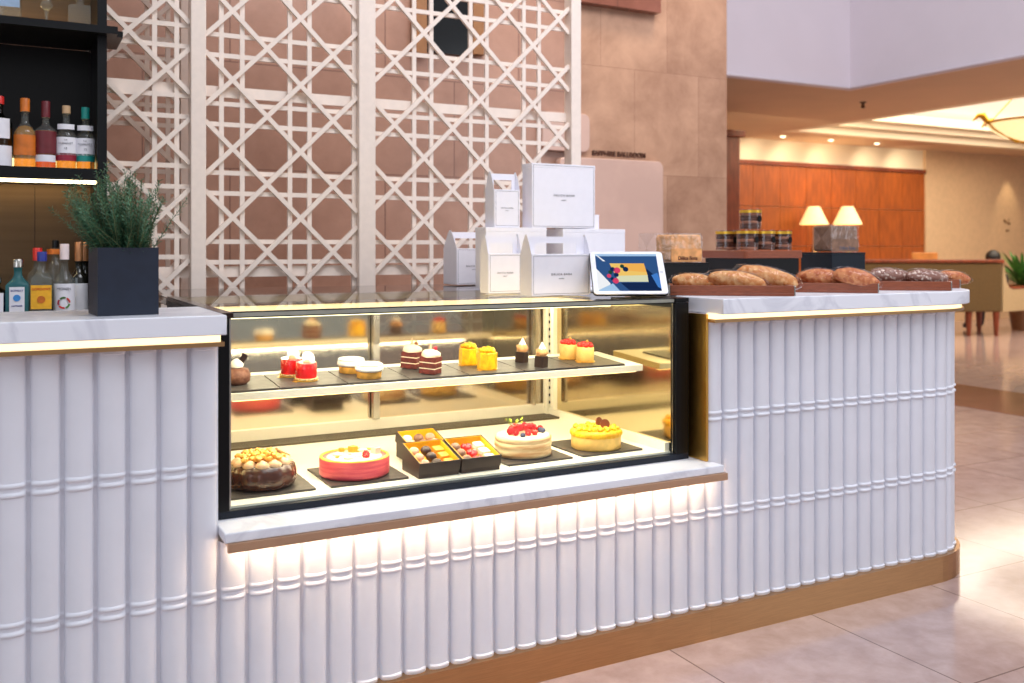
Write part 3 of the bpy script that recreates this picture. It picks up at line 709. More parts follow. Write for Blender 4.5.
def redcake(label, px, y):
    t = onshelf('red_glazed_cake', label, px, y, 0, 'pastry', 'red glazed cakes')
    gold_board(t, 0.036)
    MB().lathe([(0,0.0013),(0.032,0.0013),(0.0345,0.004),(0.0345,0.008),(0,0.008)], seg=32, fl=lambda a,z:1+0.015*sin(22*a)).build('crumb_ring', M['crumb'], t, smooth=60)
    MB().lathe([(0,0.007),(0.0305,0.007),(0.0315,0.010),(0.0315,0.050),(0.0295,0.053),(0,0.053)], seg=36).build('glazed_body', M['redglaze'], t, smooth=50)
    MB().blob((0.0,-0.006,0.055),(0.012,0.010,0.008),12,7,0.2).build('cream_dab', M['creamy'], t, smooth=60)
    MB().lathe([(0,-0.0008),(0.02,-0.0008),(0.02,0.0008),(0,0.0008)], seg=28).build('white_disc', M['whitechoc'], t, smooth=40, loc=(0.006,0.0,0.066), rot=(1.0,0.35,0))
redcake('nearer red glazed cake with a white disc on top', 306, 2.763)
redcake('farther red glazed cake with a white disc, tucked behind its twin', 291, 2.842)
def tart(label, px, y):
    t = onshelf('meringue_tart', label, px, y, 0, 'pastry', 'meringue tarts')
    MB().lathe([(0,0),(0.035,0),(0.037,0.002),(0.038,0.022),(0.036,0.023),(0,0.022)], seg=36).build('tart_shell', M['tartbase'], t, smooth=50)
    MB().lathe([(0,0.022),(0.040,0.022),(0.043,0.027),(0.042,0.035),(0.038,0.039),(0.0,0.039)], seg=36).build('meringue', M['meringue'], t, smooth=60)
    MB().lathe([(0,0.039),(0.040,0.039),(0.041,0.042),(0.036,0.044),(0,0.046)], seg=36).build('white_lid', M['whitechoc'], t, smooth=50)
tart('nearer white meringue tart on a golden shell', 369, 2.735)
tart('farther white meringue tart on a golden shell, behind its twin', 351, 2.835)
def layer(label, px, y, red):
    t = onshelf('layered_chocolate_cake', label, px, y, 0.75, 'pastry', 'layered chocolate cakes')
    s_ = 0.027
    for k in range(3): MB().box(-s_,-s_,0.001+0.0185*k,s_,s_,0.0165+0.0185*k).build('sponge_layer', M['cakebrown'], t, bevel=0.001)
    for k in range(2): MB().box(-s_+0.0005,-s_+0.0005,0.0166+0.0185*k,s_-0.0005,s_-0.0005,0.0194+0.0185*k).build('cream_layer', M['white_icing'], t)
    MB().blob((0,0,0.059),(0.030,0.030,0.017),18,10,0.18,2.5).build('cream_cap', M['white_icing'], t, smooth=60)
    if red: MB().blob((0.004,-0.012,0.079),0.0065,12,8).build('red_berry', M['raspberry'], t, smooth=60)
    else: MB().blob((0.004,-0.010,0.080),0.007,12,8).build('hazelnut', M['hazel'], t, smooth=60)
    MB().prism([(-0.013,0.07),(0.010,0.072),(-0.002,0.099)], 0.002, 0.0035, axis='Y').build('cream_shard', M['creamy'], t)
layer('nearer layered chocolate cake topped with a red berry', 430, 2.735, True)
layer('farther layered chocolate cake topped with a hazelnut', 411.5, 2.842, False)
def yellowc(label, px, y):
    t = onshelf('yellow_cake_piece', label, px, y, 0, 'pastry', 'small yellow cakes')
    gold_board(t, 0.034)
    oct_ = [(0.0325*cos(pi/8+k*pi/4), 0.0325*sin(pi/8+k*pi/4)) for k in range(8)]
    MB().prism(oct_, 0.0014, 0.055).build('cake_body', M['yellow'], t, bevel=0.002)
    pt = MB()
    for k in range(12):
        a = k*2.4; r = 0.024*sqrt((k+.5)/12); pt.blob((r*cos(a), r*sin(a), 0.060+0.007*(1-r/0.024)), (0.009,0.009,0.008), 9, 6, 0.3, 2, seed=k)
    pt.build('yellow_petals', M['yellow'], t, smooth=60)
    MB().blob((0,0,0.0745),(0.003,0.003,0.0025),8,5).build('green_speck', M['lime'], t, smooth=60)
yellowc('nearer small yellow cake with petal top', 487, 2.745)
yellowc('farther small yellow cake with petal top, behind its twin', 468.5, 2.842)
def cup(label, px, y):
    t = onshelf('caramel_cup', label, px, y, 0.5, 'pastry', 'dark caramel cups')
    MB().prism(rrect(-0.017,-0.017,0.017,0.017,0.003,3), 0.0, 0.036).build('dark_cup', M['darkcup'], t)
    MB().blob((0,0,0.046),(0.019,0.019,0.017),14,9,0.35,3).build('caramel_sponge', M['sponge'], t, smooth=60)
    MB().lathe([(0.013,0.057),(0.012,0.063),(0.006,0.072),(0.0015,0.082),(0,0.083)], seg=14).build('cream_peak', M['whitechoc'], t, smooth=60)
cup('nearer dark cup of caramel sponge with a cream peak', 541, 2.72)
cup('farther dark cup of caramel sponge with a cream peak, behind its twin', 521.5, 2.82)
def rasp(label, px, y):
    t = onshelf('berry_topped_cake', label, px, y, 0, 'pastry', 'berry topped cakes')
    gold_board(t, 0.035)
    MB().lathe([(0,0.0014),(0.0285,0.0014),(0.03,0.004),(0.03,0.048),(0.028,0.050),(0,0.050)], seg=32).build('cake_body', M['palesponge'], t, smooth=50)
    b = MB()
    for k in range(12):
        a = k*2.4; r = 0.024*sqrt((k+.5)/12); b.blob((r*cos(a), r*sin(a), 0.056+0.006*(1-r/0.024)), 0.0085, 8, 6, 0.25, 3, seed=k)
    b.build('red_berries', M['strawberry'], t, smooth=60)
    MB().blob((0.004,-0.004,0.070),0.004,8,6).build('golden_speck', M['orange'], t, smooth=60)
rasp('nearer pale yellow cake heaped with red berries', 585, 2.765)
rasp('farther pale yellow cake heaped with red berries, behind its twin', 568, 2.838)
# ------------------------------------------------------------------ white bakery boxes on the case
BRAND, SUB = 'DELICA BANA', 'BAKERY'
def print_front(parent, w, h, y=-0.0006, size=0.012, off=0.0):
    b = MB(); i, t = 0.006, 0.0012
    for x0,z0,x1,z1 in ((i,i,w-i,i+t),(i,h-i-t,w-i,h-i),(i,i+t,i+t,h-i-t),(w-i-t,i+t,w-i,h-i-t)): b.box(x0,y,z0,x1,y+0.0004,z1)
    o = b.build('printed_border', M['greyline'], parent); o['label'] = 'thin grey printed border'
    lettering('lettering', BRAND, size, (w/2+off, y-0.0003, h*0.51), M['ink'], parent, space=1.35)
    lettering('lettering', SUB, size*0.5, (w/2+off, y-0.0003, h*0.49-size*1.15), M['greyline'], parent, space=1.2)
def carry_box(label, x, y, w, d, h, hh, z=TOP, rz=0.0):
    t = thing('carry_box', label, 'carton', (x, y, z+0.0005), rz, 'white bakery cartons on the pastry case')
    MB().box(0,0,0,w,d,h).build('body', M['whitecard'], t, bevel=0.0012)
    k = 0.0012
    for nm, xx in (('gusset',-k-0.0003),('gusset',w+0.0003)):
        MB().prism([(0.002,0.004),(d-0.002,0.004),(d-0.002,h),(d*0.72,h+hh*0.75),(d*0.56,h+hh*1.12),(d*0.44,h+hh*1.12),(d*0.24,h+hh*0.7),(0.002,h)], xx, xx+k, axis='X').build(nm, M['whitecard'], t)
    m = w*0.14; c = d*0.5; a = MB()
    a.box(0.0,c-0.001,h+0.0005,m,c+0.001,h+hh); a.box(w-m,c-0.001,h+0.0005,w,c+0.001,h+hh); a.box(m,c-0.001,h+hh*0.62,w-m,c+0.001,h+hh)
    o = a.build('handle', M['whitecard'], t)
    print_front(t, w, h, size=min(0.0105, w*0.060))
    return t
def cake_carton(label, x, y, w, d, h, z=TOP, rz=0.0, printed=True):
    t = thing('cake_carton', label, 'carton', (x, y, z+0.0005), rz, 'white bakery cartons on the pastry case')
    MB().box(0,0,0,w,d,h*0.93).build('body', M['whitecard'], t, bevel=0.0012)
    MB().box(-0.001,-0.0004,h*0.9301,w+0.001,d+0.001,h).build('lid', M['whitecard'], t, bevel=0.001)
    if printed: print_front(t, w, h*0.995, y=-0.0012, size=0.0130)
    return t
Y1 = 3.12; x0 = atY(488.6, Y1); carry_box('small white carry carton with a handle, front left of the group', x0, Y1, atY(521.5,Y1)-x0, 0.07, 0.147, 0.065)
Y1 = 2.87; x0 = atY(532, Y1); carry_box('wide white carry carton with a handle, beside the tablet', x0, Y1, atY(590.3,Y1)-x0, 0.085, 0.146, 0.062)
Y1 = 3.90; x0 = atY(457, Y1); carry_box('white carry carton with a handle, leftmost and set far back', x0, Y1, 0.175, 0.15, 0.166, 0.075)
Y1 = 3.46; x0 = atY(486, Y1); w_ = atY(546.5,Y1)-x0
cake_carton('large white cake carton under the small handled carton', x0, Y1, w_, 0.10, 0.253, printed=False)
carry_box('small white carry carton stacked on top, left of the big square carton', atY(494.5,Y1+0.008), Y1+0.008, 0.118, 0.085, 0.156, 0.068, z=TOP+0.2535)
xb = atY(563, Y1)
cake_carton('large white cake carton behind the tablet', xb, Y1, atY(625,Y1)-xb, 0.20, 0.250, printed=False)
xc_ = atY(532.5, Y1)
cake_carton('big square white cake carton on top of the stack', xc_, Y1+0.004, atY(595.5,Y1)-xc_, 0.085, 0.272, z=TOP+0.2535)
cake_carton('flat white carton lying behind the big square one', atY(565,3.565), 3.565, atY(599,3.565)-atY(565,3.565), 0.085, 0.066, z=TOP+0.2505, printed=False)
# ------------------------------------------------------------------ tablet
tb = thing('tablet', 'white tablet leaning back, its screen showing a yellow cake', 'tablet', (atZ(631.5,3.26)[0], atZ(631.5,3.26)[1], TOP+0.010), radians(-26))
TA = radians(-42)
W, Hh = 0.260, 0.196
body = MB().prism(rrect(-W/2,0,W/2,Hh,0.014), 0.0, 0.006, axis='Y').build('body', mat('white glossy bezel',(240,240,246),0.2), tb, bevel=0.0015, rot=(TA,0,0))
MB().prism(rrect(-W/2-0.0022,-0.0022,W/2+0.0022,Hh+0.0022,0.016), 0.0062, 0.010, axis='Y').build('cover', M['black'], tb, rot=(TA,0,0))
sc = MB(); us = W*0.845; vs_ = Hh*0.87; ux = -W/2+W*0.068; vz = Hh*0.065
def SP(u, v, k): return (ux+u*us, -0.0002-0.00004*k, vz+v*vs_)
def spoly(pts, k, mi): n=len(pts); sc.add([SP(u,v,k) for u,v in pts], [tuple(range(n))], mi)
def scirc(u, v, r, k, mi): spoly([(u+r*cos(2*pi*i/14), v+r*1.5*sin(2*pi*i/14)) for i in range(14)], k, mi)
spoly([(0,0),(1,0),(1,1),(0,1)],0,0); spoly([(0,0.94),(1,0.94),(1,1),(0,1)],1,1)
spoly([(0,0.60),(0.0,0.0),(0.17,0.0),(0.2,0.2)],1,2); spoly([(0.0,0.02),(0.0,0.0),(0.34,0.0),(0.24,0.2)],2,1); spoly([(0.0,0.99),(0.02,0.99),(0.16,0.8),(0.12,0.8)],2,2)
spoly([(0.79,0.62),(1.0,0.3),(1.0,0.0),(0.5,0.0),(0.36,0.22),(0.8,0.22)],1,3)
spoly([(0.87,0.42),(0.97,0.48),(1.0,0.3),(1.0,0.06),(0.95,0.1)],2,6)
spoly([(0.22,0.74),(0.78,0.74),(0.81,0.42),(0.3,0.40)],3,4); spoly([(0.4,0.74),(0.78,0.74),(0.8,0.5),(0.42,0.55)],4,9); spoly([(0.3,0.40),(0.81,0.42),(0.81,0.24),(0.34,0.24)],3,5)
for (u,v,r,mi) in ((0.26,0.58,0.04,3),(0.33,0.55,0.055,7),(0.42,0.66,0.035,8),(0.47,0.58,0.045,3),(0.31,0.43,0.04,3),(0.19,0.40,0.035,7),(0.29,0.27,0.05,7),(0.22,0.5,0.035,8),(0.24,0.32,0.03,3)): scirc(u,v,r,5,mi)
scm = [emis('screen %d' % i, c, 0.9) for i,c in enumerate([(52,88,140),(170,206,240),(250,252,255),(24,44,84),(250,206,110),(226,228,190),(70,130,210),(226,70,110),(36,72,60),(252,186,90)])]
o = sc.build('screen', scm, body); 
MB().lathe([(0,0),(0.0065,0),(0.0065,0.0004),(0,0.0004)], seg=20).build('home_button', mat('grey ring',(206,206,214),0.3), body, loc=(W/2-0.013,-0.0001,Hh/2), rot=(pi/2,0,0))
st = MB(); st.prism([(0.0,-0.0075),(0.155,-0.0075),(0.155,-0.004),(0.145,0.12),(0.141,0.12),(0.1485,-0.004),(0.0,-0.004)], -0.05, 0.05, axis='X')
st.build('stand', M['black'], tb)
# ------------------------------------------------------------------ planter with rosemary
px0 = atY(97.5, 2.525)
pl = thing('potted_herb', 'bushy rosemary in a square navy planter on the marble counter', 'potted plant', (px0+0.066, 2.60, TOP), 0.07)
pw, pd, ph = 0.143, 0.15, 0.169
b = MB(); b.box(-pw/2,-pd/2,0,pw/2,pd/2,0.01); k = 0.006
b.box(-pw/2,-pd/2,0.01,pw/2,-pd/2+k,ph); b.box(-pw/2,pd/2-k,0.01,pw/2,pd/2,ph); b.box(-pw/2,-pd/2+k,0.01,-pw/2+k,pd/2-k,ph); b.box(pw/2-k,-pd/2+k,0.01,pw/2,pd/2-k,ph)
b.build('planter', M['planter'], pl)
MB().box(-pw/2+k,-pd/2+k,0.0101,pw/2-k,pd/2-k,ph-0.012).build('soil', M['soil'], pl)
rr = random.Random(11); lf = MB(); stm = MB()
for k in range(190):
    a = rr.uniform(0,2*pi); q = sqrt(rr.random()); bx_, by_ = q*0.060*cos(a), q*0.062*sin(a)
    ln = rr.uniform(0.08,0.255)*(1.0-0.22*q)
    lean = q*rr.uniform(0.15,0.95); d = Vector((cos(a)*lean*(0.72 if cos(a) > 0 else 1) - 0.10 + rr.uniform(-.18,.18), sin(a)*lean + rr.uniform(-.18,.18), 1)).normalized()
    if k % 5 == 0: d = Vector((-0.75*rr.uniform(0.5,1.1), rr.uniform(-.5,.3), 0.75)).normalized(); ln = rr.uniform(0.10,0.19)
    wob = Vector((rr.uniform(-1,1), rr.uniform(-1,1), rr.uniform(-.2,.8)))*0.022
    pts = [Vector((bx_, by_, ph-0.02)) + d*ln*(i/8) + wob*(i/8)**2 + Vector((rr.uniform(-1,1),rr.uniform(-1,1),0))*0.0015 for i in range(9)]
    stm.tube(pts, [0.0013*(1-0.6*i/8) for i in range(9)], 5)
    n = int(ln*480)
    for i in range(n):
        f = 0.10+0.90*i/n; idx = min(7, int(f*8)); g = f*8-idx; p = pts[idx].lerp(pts[idx+1], g); t_ = (pts[idx+1]-pts[idx]).normalized()
        an = i*2.4+k; s1 = t_.orthogonal().normalized(); s2 = t_.cross(s1); out_ = s1*cos(an)+s2*sin(an)
        L_ = rr.uniform(0.014,0.027)*(1-0.45*f); dirn = (out_*1.0+t_*rr.uniform(0.35,0.8)).normalized(); side = dirn.cross(t_).normalized()*0.0016
        lf.add([p, p+dirn*L_*0.5+side, p+dirn*L_, p+dirn*L_*0.5-side], [(0,1,2,3)])
lf.build('foliage', M['leaf'], pl); stm.build('stems', M['stem'], pl)
# ------------------------------------------------------------------ back bar
bb = thing('back_bar', 'black back bar with lit shelves and dark panels behind the left counter', 'shelving unit', (0,0,0))
M['bbpanel'] = mat('brown metal panel', (112,88,62), 0.32, 0.6, var=0.08, scale=3, stretch=(0.3,1,12))
M['bbblack'] = mat('black lacquer', (9,10,13), 0.35, var=0.1, spec=0.3)
MB().box(-1.4, 3.95, 0.0, 0.30, 4.36, 0.975).build('base_cabinet', M['bbblack'], bb)
MB().box(-1.4, 3.93, 0.9755, 0.30, 4.36, 0.985).build('worktop', M['bbblack'], bb)
MB().box(-1.4, 4.34, 0.986, 0.2995, 4.36, 1.5595).build('back_panel', M['bbpanel'], bb)
MB().box(-1.4, 4.34, 1.606, 0.2995, 4.36, 2.1255).build('back_panel', mat('black back panel',(12,10,9),0.3,spec=0.3), bb)
MB().box(-1.4, 4.34, 2.156, 0.2995, 4.36, 3.0).build('back_panel', M['bbpanel'], bb)
MB().box(0.30, 3.995, 0.0, 0.334, 4.36, 3.0).build('side_post', M['bbblack'], bb)
MB().box(-1.4, 3.975, 1.56, 0.2995, 4.339, 1.605).build('shelf', M['bbblack'], bb)
u = MB(); u.box(-1.4,3.94,2.126,0.368,3.9945,2.155); u.box(-1.4,3.9945,2.126,0.2995,4.339,2.155); u.box(0.3345,3.9945,2.126,0.392,4.255,2.150)
u.build('shelf', M['bbblack'], bb)
o = MB().box(-1.4, 4.00, 1.549, 0.295, 4.016, 1.5595).build('light_strip', emis('bar led',(255,226,172),14.0), bb); o['label'] = 'glowing strip under the lower shelf'
MB().box(-1.4, 4.30, 1.6055, 0.295, 4.312, 1.662).build('light_strip', emis('bar led b',(255,222,150),2.6), bb)
MB().box(-1.4, 4.30, 2.1555, 0.295, 4.312, 2.175).build('light_strip', emis('bar led c',(255,206,130),22.0), bb)
for x in (-0.22, 0.09): MB().box(x-0.001, 4.338, 0.99, x+0.001, 4.3398, 1.55).build('panel_joint', M['bbblack'], bb)
# ------------------------------------------------------------------ bottles
M['bglass'] = milky('bottle glass', (244,248,246), 0.08)
M['blueglass'] = milky('blue bottle glass', (120,206,216), 0.3)
M['greenglass'] = clear('smoky bottle glass', (150,160,140), 0.02, 1.45)
M['amber'] = milky('amber whisky', (255,204,100), 0.35)
M['amberd'] = milky('deep amber whisky', (238,150,74), 0.35)
M['syrup'] = milky('clear liquid', (226,222,212), 0.2)
M['labw'] = mat('white label', (232,230,236), 0.6, var=0.02)
M['labo'] = mat('orange label', (206,110,30), 0.5, var=0.1)
M['labm'] = mat('maroon label', (104,28,36), 0.5, var=0.1)
M['laby'] = mat('yellow label', (246,180,40), 0.5, var=0.08)
M['labt'] = mat('teal band', (20,140,130), 0.5)
M['labc'] = mat('crimson band', (150,26,50), 0.5)
M['cork'] = mat('cork stopper', (196,160,120), 0.6)
M['red'] = mat('red cap', (206,40,34), 0.35); M['bluecap'] = mat('blue cap', (34,50,140), 0.35)
M['skyblue'] = mat('sky blue roundel', (60,140,210), 0.5); M['copper'] = mat('copper foil', (200,140,96), 0.3, 0.6)
def bottle(label, px, y, z, R, H, shoulder, neck, glass, cap, caph=0.03, capr=None, liquid=None, lev=0.5, labels=(), square=False, texts=(), marks=(), group='spirit bottles on the back bar shelf', rz=None, rot45=False):
    t = thing('bottle', label, 'bottle', (atY(px, y), y, z), -0.1 if rz is None else rz, group)
    hs = H*shoulder; hb = H-caph
    prof = [(0,0),(R*0.9,0),(R,0.005),(R,hs),(R*0.93,hs+(hb-hs)*0.12),(R*0.62,hs+(hb-hs)*0.3),(neck*1.25,hs+(hb-hs)*0.45),(neck,hs+(hb-hs)*0.6),(neck,hb-0.006),(neck*1.15,hb-0.004),(neck*1.15,hb)]
    if square:
        def fl(a, z): 
            k = max(abs(cos(a)), abs(sin(a))); 
            return (1.0/k)*0.93 if z < hs else 1.0 + (0.93/k-1.0)*max(0,1-(z-hs)/((hb-hs)*0.3))
    else: fl = None
    MB().lathe(prof, seg=40, fl=fl).build('glass_body', glass, t, smooth=50)
    if liquid is not None:
        k = 0.92; lz = H*lev
        lp = [(0,0.006),(R*k,0.006),(R*k,min(hs,lz))] + ([(R*0.84,hs+(hb-hs)*0.12),(R*0.54,min(lz,hs+(hb-hs)*0.3))] if lz > hs else []) + [(0,lz)]
        MB().lathe(lp, seg=32, fl=fl).build('liquid', liquid, t, smooth=50)
    cr_ = capr or neck*1.35
    MB().lathe([(0,0),(cr_,0),(cr_,caph-0.002),(cr_*0.93,caph),(0,caph)], seg=24).build('stopper', cap, t, smooth=40, loc=(0,0,hb+0.0003))
    for (z0,z1,m,wd) in labels:
        if square:
            MB().box(-R*wd,-R*0.93-0.0016,z0*H,R*wd,-R*0.93-0.0006,z1*H).build('label', m, t)
        else:
            MB().lathe([(R+0.0006,z0*H),(R+0.0012,z0*H),(R+0.0012,z1*H),(R+0.0006,z1*H)], seg=24, a0=-pi/2-wd, a1=-pi/2+wd).build('label', m, t, smooth=40)
    for (kind, zz, rad, mm) in marks:
        yy = -(R*0.93 if square else R)-0.0030
        if kind == 'disc': MB().lathe([(0,0),(rad,0),(rad,0.0008),(0,0.0008)], seg=24).build('label_mark', mm, t, loc=(0,yy,zz*H), rot=(pi/2,0,0))
        else:
            for q, m2 in enumerate(mm):
                MB().lathe([(rad*0.72,0),(rad,0),(rad,0.0008),(rad*0.72,0.0008)], seg=12, a0=2*pi*q/len(mm), a1=2*pi*(q+0.85)/len(mm)).build('label_mark', m2, t, loc=(0,yy,zz*H), rot=(pi/2,0,0))
    for (body,zz,size,m) in texts:
        lettering('lettering', body, size, (0, -(R*0.93 if square else R)-0.0025, zz*H), m, t)
    return t
ZS = 1.6055; YB = 4.08
bottle('dark bottle with a pale label and red cap, cut by the left picture edge', -1, YB, ZS, 0.045, 0.27, 0.62, 0.013, M['greenglass'], M['red'], 0.03, liquid=M['amberd'], lev=0.55, labels=((0.02,0.3,M['labw'],1.3),(0.4,0.68,M['labw'],1.0)))
bottle('round shouldered amber bottle with an orange label on the bar shelf', 25, YB, ZS, 0.040, 0.268, 0.50, 0.0125, M['bglass'], M['labo'], 0.05, liquid=M['amber'], lev=0.62, labels=((0.18,0.47,M['labo'],1.15),))
bottle('dark red bottle with a maroon label on the bar shelf', 45.8, YB, ZS, 0.038, 0.262, 0.56, 0.0115, M['bglass'], M['labm'], 0.062, liquid=M['amberd'], lev=0.56, labels=((0.22,0.55,M['labm'],1.3),(0.1,0.2,M['labw'],1.1)))
bottle('corked whisky bottle with a white and crimson label', 66.3, YB, ZS, 0.0368, 0.250, 0.50, 0.0125, M['bglass'], M['cork'], 0.03, 0.015, liquid=M['amber'], lev=0.5, labels=((0.22,0.50,M['labw'],1.3),(0.13,0.25,M['labc'],1.3),(0.62,0.70,M['labw'],0.9)), texts=(('THE',0.45,0.007,M['ink']),('GLENLIVET',0.40,0.0105,M['ink']),('15',0.32,0.012,M['ink'])))
bottle('corked whisky bottle with a white and teal label', 85.5, YB, ZS, 0.0352, 0.248, 0.50, 0.0125, M['bglass'], M['labt'], 0.045, 0.015, liquid=M['amber'], lev=0.38, labels=((0.22,0.50,M['labw'],1.3),(0.13,0.25,M['labt'],1.3),(0.62,0.70,M['labw'],0.9)), texts=(('THE',0.45,0.007,M['ink']),('GLENLIVET',0.40,0.0105,M['ink']),('12',0.32,0.012,M['ink'])))
G2 = 'bottles on the lower back bar'; ZC = 0.9855; YC = 4.02
bottle('short dark blue bottle with a round white label, cut by the left picture edge', -4, YC, ZC, 0.042, 0.205, 0.72, 0.014, M['greenglass'], M['steel'], 0.02, liquid=M['bluecap'], lev=0.7, labels=((0.25,0.72,M['labw'],0.7),), group=G2)
bottle('square pale blue gin bottle with a silver cap', 18, YC, ZC, 0.041, 0.272, 0.64, 0.014, M['blueglass'], M['steel'], 0.03, 0.019, liquid=M['syrup'], lev=0.5, labels=((0.06,0.62,M['labw'],0.62),), square=True, texts=(('BOMBAY',0.57,0.0105,M['bluecap']),('SAPPHIRE',0.36,0.0085,M['bluecap'])), marks=(('disc',0.47,0.0125,M['skyblue']),), group=G2)
bottle('clear square gin bottle with a yellow label and blue cap', 42, YC, ZC, 0.038, 0.300, 0.66, 0.014, M['bglass'], M['bluecap'], 0.036, 0.017, liquid=M['syrup'], lev=0.5, labels=((0.28,0.58,M['laby'],0.93),), square=True, texts=(("GORDON'S",0.53,0.0125,M['red']),), marks=(('disc',0.40,0.014,M['labo']),), group=G2)
bottle('clear bottle with a red and yellow cap behind the gin bottle', 37.5, YC+0.12, ZC, 0.036, 0.315, 0.66, 0.014, M['bglass'], M['red'], 0.05, 0.017, liquid=M['syrup'], lev=0.5, group=G2)
bottle('clear syrup bottle with a white label and white cap', 64.5, YC, ZC, 0.037, 0.330, 0.56, 0.0135, M['bglass'], mat('pale pink cap',(232,214,214),0.5), 0.06, 0.0165, liquid=M['syrup'], lev=0.45, labels=((0.13,0.54,M['labw'],1.35),), texts=(('MONIN',0.48,0.015,M['ink']),), marks=(('ring',0.32,0.023,[M['red'],M['leaf2'],M['labc'],M['red'],M['leaf2']]),), group=G2)
bottle('slim clear bottle with a black pourer behind the syrup bottle', 55.5, YC+0.13, ZC, 0.030, 0.345, 0.7, 0.012, M['bglass'], M['black'], 0.03, 0.012, liquid=M['syrup'], lev=0.5, labels=((0.84,0.9,M['labo'],3.1),), group=G2)
for k,(px,yy,l) in enumerate(((79,YC+0.08,'left dark bottle with copper foil beside the planter'),(85,YC+0.15,'right dark bottle with copper foil, half behind the planter'))):
    bottle(l, px, yy, ZC, 0.036 if k == 0 else 0.031, 0.338, 0.58, 0.0135, mat('dark bottle glass',(26,26,22),0.1,spec=0.8) if k==0 else bpy.data.materials['dark bottle glass'], M['copper'], 0.075, 0.016, labels=((0.16,0.52,M['labw'],1.1),), group=G2)
# objects on the upper shelf
ZU = 2.1555
o = thing('glass_jar', 'pale blue labelled glass jar standing on the top bar shelf', 'jar', (atY(9,4.03), 4.03, ZU), -0.1)
MB().prism(rrect(-0.041,-0.036,0.041,0.036,0.006,3), 0.0, 0.15).build('body', M['bglass'], o, bevel=0.002)
MB().box(-0.039,-0.0375,0.045,0.039,-0.0362,0.13).build('label', mat('pale blue label',(150,172,196),0.5), o)
MB().prism(rrect(-0.038,-0.033,0.038,0.033,0.006,3), 0.1505, 0.168).build('lid', M['steel'], o)
o = thing('stemmed_glass', 'cut crystal stemmed glass on the top bar shelf', 'glass', (atY(46.5,4.05), 4.05, ZU))
MB().lathe([(0,0),(0.03,0),(0.03,0.002),(0.006,0.005),(0.004,0.02),(0.008,0.055),(0.010,0.062)], seg=20).build('stem', M['bglass'], o, smooth=50)
MB().lathe([(0.010,0.0622),(0.017,0.066),(0.024,0.078),(0.018,0.088),(0.016,0.092),(0.02,0.12),(0.021,0.16)], seg=20).build('bowl', M['bglass'], o, smooth=50)
o = thing('decanter', 'square cut crystal decanter on the top bar shelf', 'decanter', (atY(80,4.05), 4.05, ZU), -0.1)
MB().lathe([(0,0),(0.040,0),(0.042,0.004),(0.042,0.078),(0.036,0.086),(0.014,0.092),(0.013,0.105),(0.017,0.11)], seg=40, fl=lambda a,z: (0.95/max(abs(cos(a)),abs(sin(a)))) if z < 0.087 else 1.0).build('body', M['bglass'], o, smooth=40)
MB().blob((0,0,0.13),(0.016,0.016,0.018),12,8).build('stopper', mat('violet crystal',(150,130,190),0.1), o)
# ------------------------------------------------------------------ lattice screen
def lattice(mb, xa, xb, za, zb, y, X0, Z0, P, side=0.0455, w=0.0202):
    def clip(p, q):
        (x0,z0),(x1,z1) = p,q; t0,t1 = 0.0,1.0
        for a,b,lo,hi in ((x0,x1-x0,xa,xb),(z0,z1-z0,za,zb)):
            if abs(b) < 1e-9:
                if a < lo or a > hi: return None
            else:
                u0,u1 = (lo-a)/b,(hi-a)/b
                if u0>u1: u0,u1=u1,u0
                t0=max(t0,u0); t1=min(t1,u1)
        if t1-t0 < 1e-3: return None
        return (x0+(x1-x0)*t0, z0+(z1-z0)*t0), (x0+(x1-x0)*t1, z0+(z1-z0)*t1)
    def seg(p, q, yy, d):
        c = clip(p,q)
        if c: mb.bar((c[0][0],yy,c[0][1]), (c[1][0],yy,c[1][1]), w, d)
    for i in range(-40,41):
        c1 = X0-Z0+i*P; seg((za-1+c1, za-1),(zb+1+c1, zb+1), y, 0.016)
        c2 = X0+Z0+i*P; seg((c2-za+1, za-1),(c2-zb-1, zb+1), y+0.0008, 0.016)
        for s_ in (-side, side):
            seg((X0+i*P+s_, za-1),(X0+i*P+s_, zb+1), y+0.0162, 0.015)
            seg((xa-1, Z0+(i+.5)*P+s_),(xb+1, Z0+(i+.5)*P+s_), y+0.0172, 0.015)
    return mb
LY = 4.30; ZT = 3.6
lt = thing('lattice_screen', 'tall cream lattice screen with three posts behind the pastry case', 'screen', (0,0,0))
P_ = 0.0712*LY; LX0 = 0.2034*LY; LZ0 = 2.048
pst = [(0.1685*LY,0.064),(0.3474*LY,0.082),(0.6175*LY,0.06)]
for c,w in pst: MB().box(c-w/2, LY-0.03, 0.0, c+w/2, LY+0.045, ZT).build('post', M['lattice'], lt, bevel=0.003)
bays = [(0.34, pst[0][0]-pst[0][1]/2), (pst[0][0]+pst[0][1]/2, pst[1][0]-pst[1][1]/2), (pst[1][0]+pst[1][1]/2, pst[2][0]-pst[2][1]/2)]
for a,b in bays:
    lattice(MB(), a, b, 0.15, ZT-0.02, LY, LX0+(0.026 if a < 0.5 else 0), LZ0+(0.024 if a < 0.5 else 0), P_).build('lattice_panel', M['lattice'], lt)
    for y0,z0,y1,z1 in ((0.027,1.972,0.045,2.02),(0.027,1.17,0.045,1.218),(-0.01,0.08,0.03,0.15)): MB().box(a, LY+y0, z0, b, LY+y1, z1).build('rail', M['lattice'], lt)
l2 = thing('lattice_screen', 'second lattice panel seen behind the left end of the front screen', 'screen', (0,0,0))
lattice(MB(), 0.34, 0.70, 0.15, ZT-0.02, LY+0.32, LX0+0.035, LZ0+0.02, P_).build('lattice_panel', M['lattice'], l2)
for xx in (0.70, 0.30): MB().box(xx, LY+0.29, 0, xx+0.0395, LY+0.37, ZT).build('post', M['lattice'], l2)
